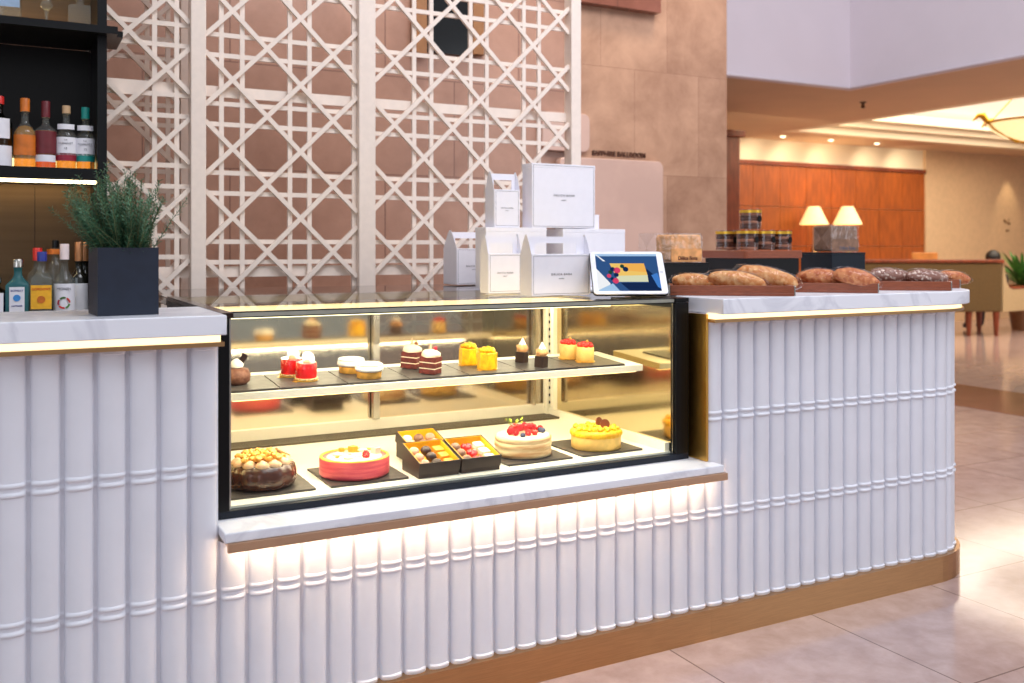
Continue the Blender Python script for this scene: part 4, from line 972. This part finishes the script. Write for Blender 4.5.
# ------------------------------------------------------------------ bread display on the right counter
M['bread'] = mat('golden crust', (204,128,66), 0.7, col2=(234,184,128), scale=60, bump=0.8, fac=(0.35,0.6))
M['bread2'] = mat('brown crust', (180,94,50), 0.65, col2=(218,146,94), scale=55, bump=0.8, fac=(0.35,0.6))
M['rye'] = mat('floured rye crust', (136,92,78), 0.7, col2=(232,214,200), scale=75, bump=0.5, fac=(0.38,0.48))
M['wrap'] = clear('plastic wrap', (252,252,252), 0.08, 1.34, 0.0, crinkle=45)
M['boxwrap'] = clear('box wrap', (250,250,250), 0.10, 1.45, 0.05, crinkle=18)
M['fold'] = clear('wrap fold', (236,232,228), 0.15, 1.25)
M['clearplastic'] = clear('clear plastic', (248,248,246), 0.03, 1.45, 0.03)
def tray(label, x, y, deg, L=0.425, D=0.185):
    t = thing('bread_tray', label, 'tray', (x, y, TOP+0.0005), radians(deg), 'wooden bread trays')
    b = MB(); k = 0.012; h = 0.036
    b.box(-L,0,0,0,D,0.010); b.box(-L,0,0.010,0,k,h); b.box(-L,D-k,0.010,0,D,h); b.box(-L,k,0.010,-L+k,D-k,h); b.box(-k,k,0.010,0,D-k,h)
    b.build('board', M['wood_board'], t, bevel=0.0015)
    for xx in (-L-0.0045, 0.0005):
        MB().prism(rrect(0.001,0.0,D-0.001,h,0.004,3), xx, xx+0.004, axis='X').build('metal_end', M['steel'], t)
    return t
tray('wooden tray of golden loaves nearest the tablet', 2.405, 2.438, -36)
tray('wooden tray of brown loaves, second from the tablet', 2.835, 2.452, -44)
tray('wooden tray of dark floured loaves near the rounded counter end', 3.25, 2.458, -38)
tray('short wooden tray at the rounded tip of the counter', 3.492, 2.60, -38, 0.30, 0.16)
def loaf(label, px, d, z, hl, r, pitch, m, yaw=-28, seed=0, name='bread_loaf'):
    X_, Y_ = atZ(px, d)
    t = thing(name, label, 'bread', (X_, Y_, z), radians(yaw), 'plastic wrapped loaves on the trays')
    R = Matrix.Rotation(radians(pitch), 3, 'Y')
    b = MB(); b.blob((0,0,0), (hl, r*1.1, r), 28, 16, 0.10, 2.2, M=R, seed=seed)
    for k in range(3):                                             # slashed crust ridges
        c = R @ Vector((hl*(-0.45+0.42*k), -r*0.25, r*0.80)); 
    b.build('crust', m, t, smooth=70)
    w = MB(); w.blob((0,0,0.001), (hl*1.13, r*1.17, r*1.09), 40, 24, 0.08, 6.5, M=R, seed=seed+5)
    w.build('plastic_wrap', M['wrap'], t, smooth=60)
    return t
loaf('low golden loaf at the left end of the first tray', 694, 3.50, 1.175, 0.082, 0.031, 3, M['bread'], -36, 1)
loaf('middle golden loaf leaning on the first tray', 737, 3.40, 1.182, 0.105, 0.034, 9, M['bread'], -37, 2)
loaf('tallest golden loaf at the right end of the first tray', 768, 3.45, 1.193, 0.112, 0.036, 13, M['bread'], -38, 3)
loaf('small brown loaf at the left end of the second tray', 809, 3.72, 1.176, 0.055, 0.034, 5, M['bread2'], -40, 4)
loaf('brown loaf in the middle of the second tray', 824, 3.64, 1.182, 0.088, 0.036, 8, M['bread2'], -42, 5)
loaf('brown loaf at the right end of the second tray', 856, 3.545, 1.185, 0.085, 0.036, 14, M['bread2'], -42, 6)
loaf('left dark floured loaf on the third tray', 891, 3.83, 1.183, 0.085, 0.034, 6, M['rye'], -36, 7)
loaf('right dark floured loaf on the third tray', 927, 3.76, 1.182, 0.082, 0.033, 6, M['rye'], -36, 8)
loaf('last brown loaf on the short tray at the counter tip', 954, 3.99, 1.176, 0.066, 0.027, 10, M['bread2'], -36, 9)
# risers
M['riser'] = mat('black riser', (10,11,13), 0.4, var=0.1, spec=0.25)
M['riser2'] = mat('dark navy riser', (13,24,34), 0.4, var=0.1, spec=0.3)
def riser(label, x, y, w, d, h, m):
    t = thing('display_riser', label, 'display riser', (x, y, TOP+0.0005))
    MB().box(0,0,0,w,d,h-0.008).build('body', m, t, bevel=0.001)
    MB().box(-0.001,-0.001,h-0.0078,w+0.001,d+0.001,h).build('top', m, t, bevel=0.001)
    return t
X1, Y1 = atZ(672, 3.74)
riser('low black riser behind the tablet and the golden loaves', X1-0.10, Y1-0.02, 0.27, 0.16, hz(263,3.72)-TOP, M['riser']); R1 = (X1-0.10, Y1-0.02, hz(263,3.72)+0.001)
X2, Y2 = atZ(746, 3.86); h2 = hz(258.5,3.9)-TOP
t = thing('display_riser', 'black riser topped by a walnut board under the cookie jars', 'display riser', (X2, Y2, TOP+0.0005))
MB().box(0.012,0.012,0,0.304,0.270,h2-0.0005).build('body', M['riser'], t, bevel=0.001)
MB().prism(rrect(0,0,0.318,0.286,0.014), h2, h2+0.032).build('board', M['wood_board'], t, bevel=0.003)
X3, Y3 = atZ(832, 4.15); h3 = hz(252.5,4.2)-TOP
riser('dark navy riser under the brown wrapped bread box', X3, Y3, 0.206, 0.185, h3, M['riser2'])
# cookie jars
M['cookie'] = mat('chocolate cookie', (92,48,34), 0.7, var=0.25, scale=60)
M['cookie2'] = mat('pale cookie', (172,112,88), 0.7, var=0.2, scale=60)
def jar(label, x, y, z, seed=0):
    t = thing('cookie_jar', label, 'jar', (x, y, z), -0.55, 'clear jars of cookies on the walnut board')
    R, H = 0.0455, 0.086
    MB().lathe([(0,0),(R,0),(R,H-0.002),(R-0.0015,H-0.002),(R-0.0015,0.002),(0,0.002)], seg=32).build('clear_body', M['clearplastic'], t, smooth=40)
    MB().lathe([(0,H-0.0018),(R+0.0006,H-0.0018),(R+0.0006,H+0.001),(0,H+0.001)], seg=32).build('clear_lid', M['clearplastic'], t, smooth=40)
    MB().lathe([(R+0.0004,H-0.016),(R+0.001,H-0.016),(R+0.001,H-0.005),(R+0.0004,H-0.005)], seg=32).build('gold_band', M['gold'], t, smooth=40)
    z_ = 0.004
    for k in range(6):
        pale = (k*7+seed) % 3 == 0
        MB().lathe([(0,0),(R*0.88,0),(R*0.93,0.005),(R*0.88,0.0105),(0,0.011)], seg=22, fl=lambda a,z: 1+0.03*sin(5*a+k)).build('cookie', M['cookie2'] if pale else M['cookie'], t, smooth=50, loc=(0.001*(k%3-1),0.001*(k%2),z_)); z_ += 0.0112
    MB().lathe([(0,0),(0.0135,0),(0.0135,0.0012),(0,0.0012)], seg=22).build('round_sticker', M['black'], t, smooth=40, loc=((R+0.0008)*sin(0.75),-(R+0.0008)*cos(0.75),0.045), rot=(pi/2,0,0.75))
    return t
ZJ = TOP+0.0005+h2+0.0325
jar('nearest cookie jar at the front corner of the walnut board', X2+0.058, Y2+0.056, ZJ, 0)
jar('cookie jar in the middle of the front edge of the walnut board', X2+0.156, Y2+0.062, ZJ, 1)
jar('cookie jar at the right end of the walnut board', X2+0.253, Y2+0.066, ZJ, 2)
jar('cookie jar at the left end of the walnut board', X2+0.060, Y2+0.190, ZJ, 0)
jar('single cookie jar stacked on top of the others', X2+0.096, Y2+0.080, ZJ+0.0875, 1)
# wrapped bread boxes
def breadbox(label, x, y, z, w, d, h, m, x0=0.0):
    t = thing('wrapped_bread', label, 'bread', (x, y, z), 0.0, 'boxed breads in clear wrap')
    MB().prism(rrect(0.006+x0,0.004,w-0.004,h-0.006,0.012,4), 0.005, d-0.005, axis='Y').build('loaf', m, t, bevel=0.004)
    MB().prism(rrect(0,0,w,h,0.008,4), 0.0, d, axis='Y').build('clear_wrap', M['boxwrap'], t)
    f = MB()
    for z0 in (0.0,): 
        f.add([(-0.0005,0,0.002),(-0.0005,d*0.5,h*0.5),(-0.0005,d,0.002)],[(0,1,2)]); f.add([(-0.0005,0,h-0.002),(-0.0012,d*0.5,h*0.5),(-0.0005,d,h-0.002)],[(0,1,2)])
    f.build('wrap_fold', M['boxwrap'] if x0 else M['fold'], t)
    MB().box(0.004+x0,-0.0006,0.003,w-0.004,-0.0002,h*0.48).build('band', m, t)
    lettering('lettering', 'Délice Bona', 0.021, (w*0.5+0.012+x0*0.4, -0.0014, h*0.15), M['ink'] if x0 == 0 else mat('brown ink',(92,44,22),0.6), t, space=0.95, bold=0.0004)
    return t
M['boxloaf'] = mat('golden sponge loaf', (222,158,98), 0.65, var=0.18, scale=30)
M['boxloaf2'] = mat('brown grained loaf', (134,102,82), 0.65, var=0.2, scale=30)
breadbox('golden boxed bread in clear wrap behind the tablet', R1[0]+0.012, R1[1]+0.012, R1[2]-0.0002, 0.235, 0.11, hz(233,3.75)-R1[2], M['boxloaf'], 0.075)
breadbox('brown boxed bread in clear wrap under the two lit lamps', X3+0.008, Y3+0.012, TOP+0.0007+h3, 0.172, 0.115, hz(224.5,4.22)-TOP-h3, M['boxloaf2'])

# ------------------------------------------------------------------ lobby furniture
M['shade'] = mat('lit lamp shade', (255,232,190), 0.8, emit=(255,214,140), estr=0.75)
def lamp(label, px, y):
    t = thing('table_lamp', label, 'lamp', (atY(px, y), y, 0.76), 0, 'lit table lamps by the wood wall')
    d = SA*atY(px,y)+CA*y; zb, zt = hz(224.5,d)-0.76, hz(206.5,d)-0.76; rb_, rt_ = 14.2*d/945, 5.6*d/945
    MB().lathe([(rb_,zb),(rt_,zt),(rt_-0.004,zt),(rb_-0.004,zb)], seg=40).build('shade', M['shade'], t, smooth=40)
    MB().lathe([(0,0),(0.11,0),(0.11,0.02),(0.03,0.05),(0.06,0.18),(0.09,0.34),(0.05,0.52),(0.02,0.6),(0.015,zb+0.05),(0,zb+0.05)], seg=28).build('base', M['brass'], t, smooth=50)
    l = bpy.data.lights.new('lamp_bulb', 'POINT'); l.energy = 26; l.color = (1,0.72,0.4); l.shadow_soft_size = 0.06
    lo = bpy.data.objects.new('lamp_bulb', l); COL.objects.link(lo); lo.location = (t.location.x, t.location.y, 0.76+zb+0.14)
YL = 10.86
lamp('left lit table lamp with a cream cone shade', 814, YL); lamp('right lit table lamp with a cream cone shade', 847.5, YL)
t = thing('console_table', 'dark wood console table under the two lamps', 'table', (atY(831,YL), YL, 0))
MB().box(-0.78,-0.2,0.71,0.78,0.2,0.76).build('tabletop', M['wood_dark'], t, bevel=0.006)
for sx_ in (-1,1):
    for sy_ in (-1,1): MB().box(sx_*0.72-0.03,sy_*0.15-0.03,0,sx_*0.72+0.03,sy_*0.15+0.03,0.7099).build('leg', M['wood_dark'], t)
# sofa seen from behind
d0 = 13.9; sx0, sy0 = atZ(1002, d0)
t = thing('banquette_sofa', 'olive upholstered lobby sofa with dark wood top rail, seen from behind', 'sofa', (sx0, sy0, 0), radians(-28))
# local: +x to the right of its back, +y away from the viewer
zt_ = hz(259.5, d0); zb_ = hz(312, d0)
MB().box(-2.6,0,zb_,0,0.12,zt_-0.05).build('backrest', M['olive'], t, bevel=0.02)
MB().box(-2.62,-0.02,zt_-0.05,0.03,0.14,zt_).build('top_rail', M['wood_dark'], t, bevel=0.01)
MB().box(-2.6,0.121,zb_,-0.02,0.62,zb_+0.14).build('seat', M['olive'], t, bevel=0.03)
arm = MB(); prof = [(0.0,zb_)] ; prof += [(0.0,zt_-0.06),(0.05,zt_-0.2),(0.10,zt_-0.34),(0.17,zt_-0.42),(0.28,zt_-0.45),(0.9,zt_-0.45),(0.9,zb_)]
arm.prism([(a, b) for a, b in prof], 0.0, 0.08, axis='Y')
arm.build('arm', M['beige'], t, loc=(0.031,0.02,0), rot=(0,0,radians(35)))
cap = MB(); cap.tube([(0.02,0.04,zt_-0.06),(0.06,0.04,zt_-0.2),(0.11,0.04,zt_-0.34),(0.18,0.04,zt_-0.415),(0.29,0.04,zt_-0.44),(0.9,0.04,zt_-0.44)], 0.035, 8)
cap.build('arm_rail', M['wood_dark'], t, smooth=50, loc=(0.031,0.02,0), rot=(0,0,radians(35)))
for x_,y_ in ((-2.5,0.05),(-1.7,0.05),(-1.0,0.05),(-0.45,0.08),(-0.06,0.05),(-2.5,0.56),(-0.06,0.56)):
    MB().lathe([(0,0),(0.028,0),(0.05,zb_-0.001),(0,zb_-0.001)], seg=10).build('leg', M['wood_dark'], t, loc=(x_,y_,0))
# person sitting on the sofa, only the head shows above the rail
hx, hy = atZ(995, d0+0.55); hzv = hz(255.5, d0+0.55)
pr = thing('person', 'person with short black hair sitting with their back to us on the lobby sofa', 'person', (hx, hy, 0), radians(-24))
def skin_body(name, verts, edges, radii, m, parent, root=0):
    me = bpy.data.meshes.new(name); me.from_pydata(verts, edges, []); me.materials.append(m)
    o = bpy.data.objects.new(name, me); COL.objects.link(o); o.parent = parent
    sk = o.modifiers.new('skin','SKIN'); ss_ = o.modifiers.new('sub','SUBSURF'); ss_.levels = 2; ss_.render_levels = 2
    for i, r in enumerate(radii):
        me.skin_vertices[0].data[i].radius = (r, r) if not isinstance(r, tuple) else r
    me.skin_vertices[0].data[root].use_root = True
    me.polygons.foreach_set('use_smooth', [True]*len(me.polygons)); sk.use_smooth_shade = True
    return o
def ensure_skin(me):
    if not me.skin_vertices: me.skin_vertices_add() if hasattr(me,'skin_vertices_add') else None
sb = zb_+0.14
V = [(0,0.12,sb+0.10),(0,0.08,sb+0.30),(0,0.05,hzv-0.30),(0,0.05,hzv-0.20),(0,0.06,hzv-0.12),(0,0.07,hzv-0.01),
     (-0.17,0.05,hzv-0.31),(-0.24,0.12,hzv-0.52),(-0.16,0.34,hzv-0.58),(0.17,0.05,hzv-0.31),(0.24,0.12,hzv-0.52),(0.16,0.34,hzv-0.58),
     (-0.10,0.14,sb+0.08),(-0.11,0.52,sb+0.09),(-0.11,0.56,0.10),(-0.11,0.68,0.05),(0.10,0.14,sb+0.08),(0.11,0.52,sb+0.09),(0.11,0.56,0.10),(0.11,0.68,0.05)]
Ed = [(0,1),(1,2),(2,3),(3,4),(4,5),(2,6),(6,7),(7,8),(2,9),(9,10),(10,11),(0,12),(12,13),(13,14),(14,15),(0,16),(16,17),(17,18),(18,19)]
Rd = [0.15,0.14,0.13,0.06,0.07,0.095,0.065,0.05,0.035,0.065,0.05,0.035,0.09,0.065,0.045,0.04,0.09,0.065,0.045,0.04]
import bmesh as _bm
def skin_person():
    me = bpy.data.meshes.new('body'); bm = _bm.new(); lay = bm.verts.layers.skin.verify()
    vv = []
    for i,p in enumerate(V):
        v = bm.verts.new(p); v[lay].radius = (Rd[i],Rd[i]); v[lay].use_root = (i == 0); vv.append(v)
    for a,b in Ed: bm.edges.new((vv[a],vv[b]))
    bm.to_mesh(me); bm.free(); me.materials.append(M['cloth'])
    o = bpy.data.objects.new('body', me); COL.objects.link(o); o.parent = pr
    sk = o.modifiers.new('skin','SKIN'); sk.use_smooth_shade = True
    su = o.modifiers.new('sub','SUBSURF'); su.levels = 1; su.render_levels = 2
skin_person()
MB().blob((0,0.055,hzv-0.03),(0.108,0.112,0.115),18,12,0.05,3).build('hair', M['hair'], pr, smooth=60)
# wooden chair beyond the sofa (its top rail shows over the sofa)
cx_, cy_ = atZ(925, 14.9)
ch = thing('wooden_chair', 'light wooden chair whose top rail peeks over the olive sofa', 'chair', (cx_, cy_, 0), radians(-24))
lw = mat('light wood', (196,124,60), 0.45, var=0.15, scale=5)
MB().box(-0.21,0.0,hz(258.5,14.9)-0.12,0.21,0.03,hz(252.5,14.9)).build('backrest', lw, ch, bevel=0.01)
MB().box(-0.22,0.0,0.43,0.22,0.44,0.47).build('seat', lw, ch, bevel=0.01)
for x_ in (-0.19,0.19):
    MB().box(x_-0.02,0.0,0,x_+0.02,0.035,0.4295).build('leg', lw, ch); MB().box(x_-0.02,0.38,0,x_+0.02,0.42,0.4295).build('leg', lw, ch)
    MB().box(x_-0.018,0.002,0.4705,x_+0.018,0.028,hz(258.5,14.9)-0.1205).build('back_upright', lw, ch)
# potted palm at the right edge
plx, ply = atZ(1023, 14.9)
pp = thing('potted_palm', 'leafy green palm beside the cream wall at the right edge', 'potted plant', (plx, ply, 0))
MB().lathe([(0,0),(0.16,0),(0.22,0.4),(0.24,0.72),(0.21,0.72),(0.20,0.66),(0,0.66)], seg=24).build('pot', mat('bronze pot',(110,70,40),0.4), pp, smooth=50)
fl_ = MB(); rp = random.Random(3)
for k in range(60):
    a = rp.uniform(0,2*pi); el = rp.uniform(0.4,1.35); L_ = rp.uniform(0.6,0.92); prev=None; w_=0.03
    pts=[Vector((0,0,0.68))+Vector((cos(a)*cos(el)*L_*f, sin(a)*cos(el)*L_*f, sin(el)*L_*f-0.22*f*f)) for f in (0,0.3,0.6,0.85,1.0)]
    sd = Vector((-sin(a),cos(a),0)); ws=[0.006,0.026,0.03,0.018,0.001]
    vs=[]
    for p,w_ in zip(pts,ws): vs += [p+sd*w_, p-sd*w_]
    fl_.add(vs, [(2*i,2*i+1,2*i+3,2*i+2) for i in range(4)])
fl_.build('fronds', M['leaf2'], pp)
# pendant bowl under the cove
dpn = 11.6; bx_, by_ = atZ(1037, dpn); zr = hz(122, dpn)
pd_ = thing('pendant_bowl_lamp', 'golden alabaster bowl pendant under the bright ceiling cove', 'lamp', (bx_, by_, zr))
R_ = 46*dpn/945; dep = 20.5*dpn/945
MB().lathe([(0,-dep),(R_*0.35,-dep*0.92),(R_*0.65,-dep*0.68),(R_*0.88,-dep*0.32),(R_,0),(R_-0.012,0),(R_*0.86,-dep*0.30),(0,-dep*0.9)], seg=40).build('bowl', mat('alabaster',(255,240,196),0.4,emit=(255,232,170),estr=0.9), pd_, smooth=50)
goldm = mat('gilded metal', (206,156,52), 0.3, 0.8)
MB().lathe([(R_,-0.012),(R_+0.02,-0.006),(R_+0.02,0.014),(R_,0.018)], seg=40).build('rim', goldm, pd_, smooth=40)
for k in range(6):
    a = 2*pi*k/6 + radians(208)
    b = MB()
    b.tube([(R_*0.1*cos(a),R_*0.1*sin(a),-dep*1.03),(R_*0.5*cos(a),R_*0.5*sin(a),-dep*0.86),(R_*0.9*cos(a),R_*0.9*sin(a),-dep*0.33),(R_*1.06*cos(a),R_*1.06*sin(a),0.02)], 0.014, 8)
    b.tube([(R_*1.04*cos(a),R_*1.04*sin(a),0.01),(R_*1.14*cos(a),R_*1.14*sin(a),0.09),(R_*1.24*cos(a),R_*1.24*sin(a),0.085),(R_*1.36*cos(a),R_*1.36*sin(a),0.02)], [0.03,0.045,0.03,0.006], 8)
    b.build('scroll_arm', goldm, pd_, smooth=50)
rd = MB()
for k in range(3):
    a = 2*pi*k/3+0.5; rd.tube([(R_*0.97*cos(a),R_*0.97*sin(a),0.01),(0.03*cos(a),0.03*sin(a),LZ+0.43-zr)], 0.008, 6)
rd.build('hanging_rods', goldm, pd_)
MB().lathe([(0,LZ+0.42-zr),(0.12,LZ+0.43-zr),(0.12,LZ+0.459-zr),(0,LZ+0.459-zr)], seg=20).build('ceiling_rose', goldm, pd_)
# ceiling fittings
def downlight(label, px, y):
    t = thing('downlight', label, 'ceiling light', (atY(px,y), y, LZ-0.001), 0, 'recessed lights along the wood wall')
    MB().lathe([(0.044,-0.004),(0.07,-0.004),(0.07,0.0),(0.044,0.0)], seg=24).build('ring', M['steel'], t, smooth=40)
    MB().lathe([(0,-0.024),(0.026,-0.020),(0.040,-0.010),(0.043,-0.001),(0,-0.001)], seg=20).build('lens', emis('downlight lens',(255,236,200),4.0) if 'downlight lens' not in bpy.data.materials else bpy.data.materials['downlight lens'], t)
    return t
downlight('left recessed spotlight over the pale frieze', 783, 10.75)
downlight('middle recessed spotlight over the pale frieze', 831, 10.75)
downlight('right recessed spotlight over the pale frieze', 877, 10.75)
t = thing('ceiling_sprinkler', 'small dark sprinkler on the tan lobby ceiling', 'sprinkler', (atZ(863,11.0)[0], atZ(863,11.0)[1]-0.0, LZ-0.001))
MB().lathe([(0.0,-0.075),(0.028,-0.065),(0.018,-0.04),(0.014,-0.02),(0.04,-0.008),(0.04,0),(0,0)], seg=16).build('head', mat('dark sprinkler',(60,40,30),0.4), t, smooth=50)
# small emblem on the cream wall
xe = atY(1007.5, WZ-0.07)
t = thing('wall_emblem', 'small dark bronze emblem on the cream wall lit by a spotlight', 'wall sign', (xe, WZ-0.062, 1.72))
em = mat('bronze emblem', (120,84,40), 0.5, 0.3)
b = MB(); b.tube([(-0.09,0,0.10),(-0.06,0,0.07),(-0.02,0,0.06),(0.02,0,0.035),(0.08,0,0.03)], [0.02,0.012,0.008,0.012,0.016], 8); b.tube([(0.0,0,0.06),(0.035,0,0.10),(0.05,0,0.115)], 0.006, 6); b.tube([(-0.05,0,0.065),(-0.055,0,0.03)], 0.006, 6)
b.build('swirl', em, t, smooth=50)
b = MB(); b.box(-0.035,-0.008,-0.115,0.0,0.004,-0.085); b.box(0.008,-0.008,-0.115,0.04,0.004,-0.085)
b.build('small_plate', em, t)

# ------------------------------------------------------------------ lights
def area(name, loc, target, sx_, sy_, power, col, spread=None):
    l = bpy.data.lights.new(name, 'AREA'); l.shape = 'RECTANGLE'; l.size = sx_; l.size_y = sy_; l.energy = power; l.color = col
    if spread: l.spread = spread
    o = bpy.data.objects.new(name, l); COL.objects.link(o); o.location = loc
    o.rotation_euler = (Vector(target)-Vector(loc)).to_track_quat('-Z','Y').to_euler(); return o
def spot(name, loc, target, power, col, ang=60, blend=0.6, r=0.05):
    l = bpy.data.lights.new(name, 'SPOT'); l.energy = power; l.color = col; l.spot_size = radians(ang); l.spot_blend = blend; l.shadow_soft_size = r
    o = bpy.data.objects.new(name, l); COL.objects.link(o); o.location = loc
    o.rotation_euler = (Vector(target)-Vector(loc)).to_track_quat('-Z','Y').to_euler(); return o
area('overhead_fill', (2.5,-0.5,6.5), (1.8,2.6,0.6), 5, 4, 245, (0.90,0.93,1.0))  # unseen overhead area light added to brighten the counters
area('atrium_window', (-4.5,-3.0,3.0), (1.2,2.5,0.8), 4, 3.5, 100, (0.82,0.88,1.0))
spot('wall_wash', (2.2,4.95,4.9), (2.0,5.6,1.8), 190, (1,0.82,0.66), 120, 1.0, 0.3)
spot('wall_wash', (4.2,4.6,4.9), (4.1,5.6,1.6), 170, (1,0.80,0.62), 110, 1.0, 0.3)
area('case_top_light', (1.24,GY+0.06,1.108), (1.24,2.85,0.6), 1.38, 0.03, 5.2, (1,0.88,0.68))
area('case_rear_light', (1.24,RY-0.07,1.08), (1.24,2.95,0.6), 1.38, 0.03, 4.6, (1,0.86,0.60))
area('case_shelf_light', (1.24,2.73,0.866), (1.24,2.80,0.6), 1.32, 0.03, 4.6, (1,0.88,0.66))
area('cove_light', (12.7,7.4,LZ+0.40), (12.7,7.4,0), 5.0, 5.0, 290, (1,0.90,0.74))
for px in (760, 795, 831, 877, 910): spot('frieze_spot', (atY(px,10.75),10.72,LZ-0.06), (atY(px,11.2),11.2,2.3), 17, (1,0.84,0.6), 130, 1.0)
spot('emblem_spot', (xe,10.75,LZ-0.03), (xe,11.14,1.7), 30, (1,0.80,0.5), 50, 0.7)
area('lobby_fill', (9.5,9.0,2.9), (9.5,10.5,0.5), 3, 2, 40, (1,0.8,0.55))
area('bulkhead_fill', (2.5,1.0,5.5), (8.2,8.0,4.6), 3, 2, 170, (0.92,0.92,1.0))  # unseen area light added to lift the white bulkhead
area('right_fill', (6.5,-1.5,2.6), (2.2,2.5,0.6), 2.0, 3.0, 40, (0.88,0.93,1.0))  # added fill from out of view, brightens the reeds' right edges
w = bpy.data.worlds.new('World'); S.world = w; w.use_nodes = True
bg = w.node_tree.nodes['Background']; bg.inputs[0].default_value = (0.90,0.92,1.0,1); bg.inputs[1].default_value = 0.42
# ------------------------------------------------------------------ camera
cam = bpy.data.cameras.new('camera'); co = bpy.data.objects.new('camera', cam); COL.objects.link(co)
co.location = (0,0,1.3); co.rotation_euler = (pi/2, 0, -math.atan2(SA, CA))
cam.sensor_width = 36; cam.lens = 945/1024*36; cam.shift_y = -(341.5-248)/1024; cam.clip_start = 0.05; cam.clip_end = 100
cam.dof.use_dof = True; cam.dof.focus_distance = 2.95; cam.dof.aperture_fstop = 3.2
S.camera = co
S.view_settings.view_transform = 'Standard'; S.view_settings.look = 'None'; S.view_settings.exposure = 0.0; S.view_settings.gamma = 1.0
S.view_settings.use_curve_mapping = False
S.cycles.use_denoising = True
S.cycles.max_bounces = 10; S.cycles.transparent_max_bounces = 24; S.cycles.glossy_bounces = 5; S.cycles.sample_clamp_indirect = 6
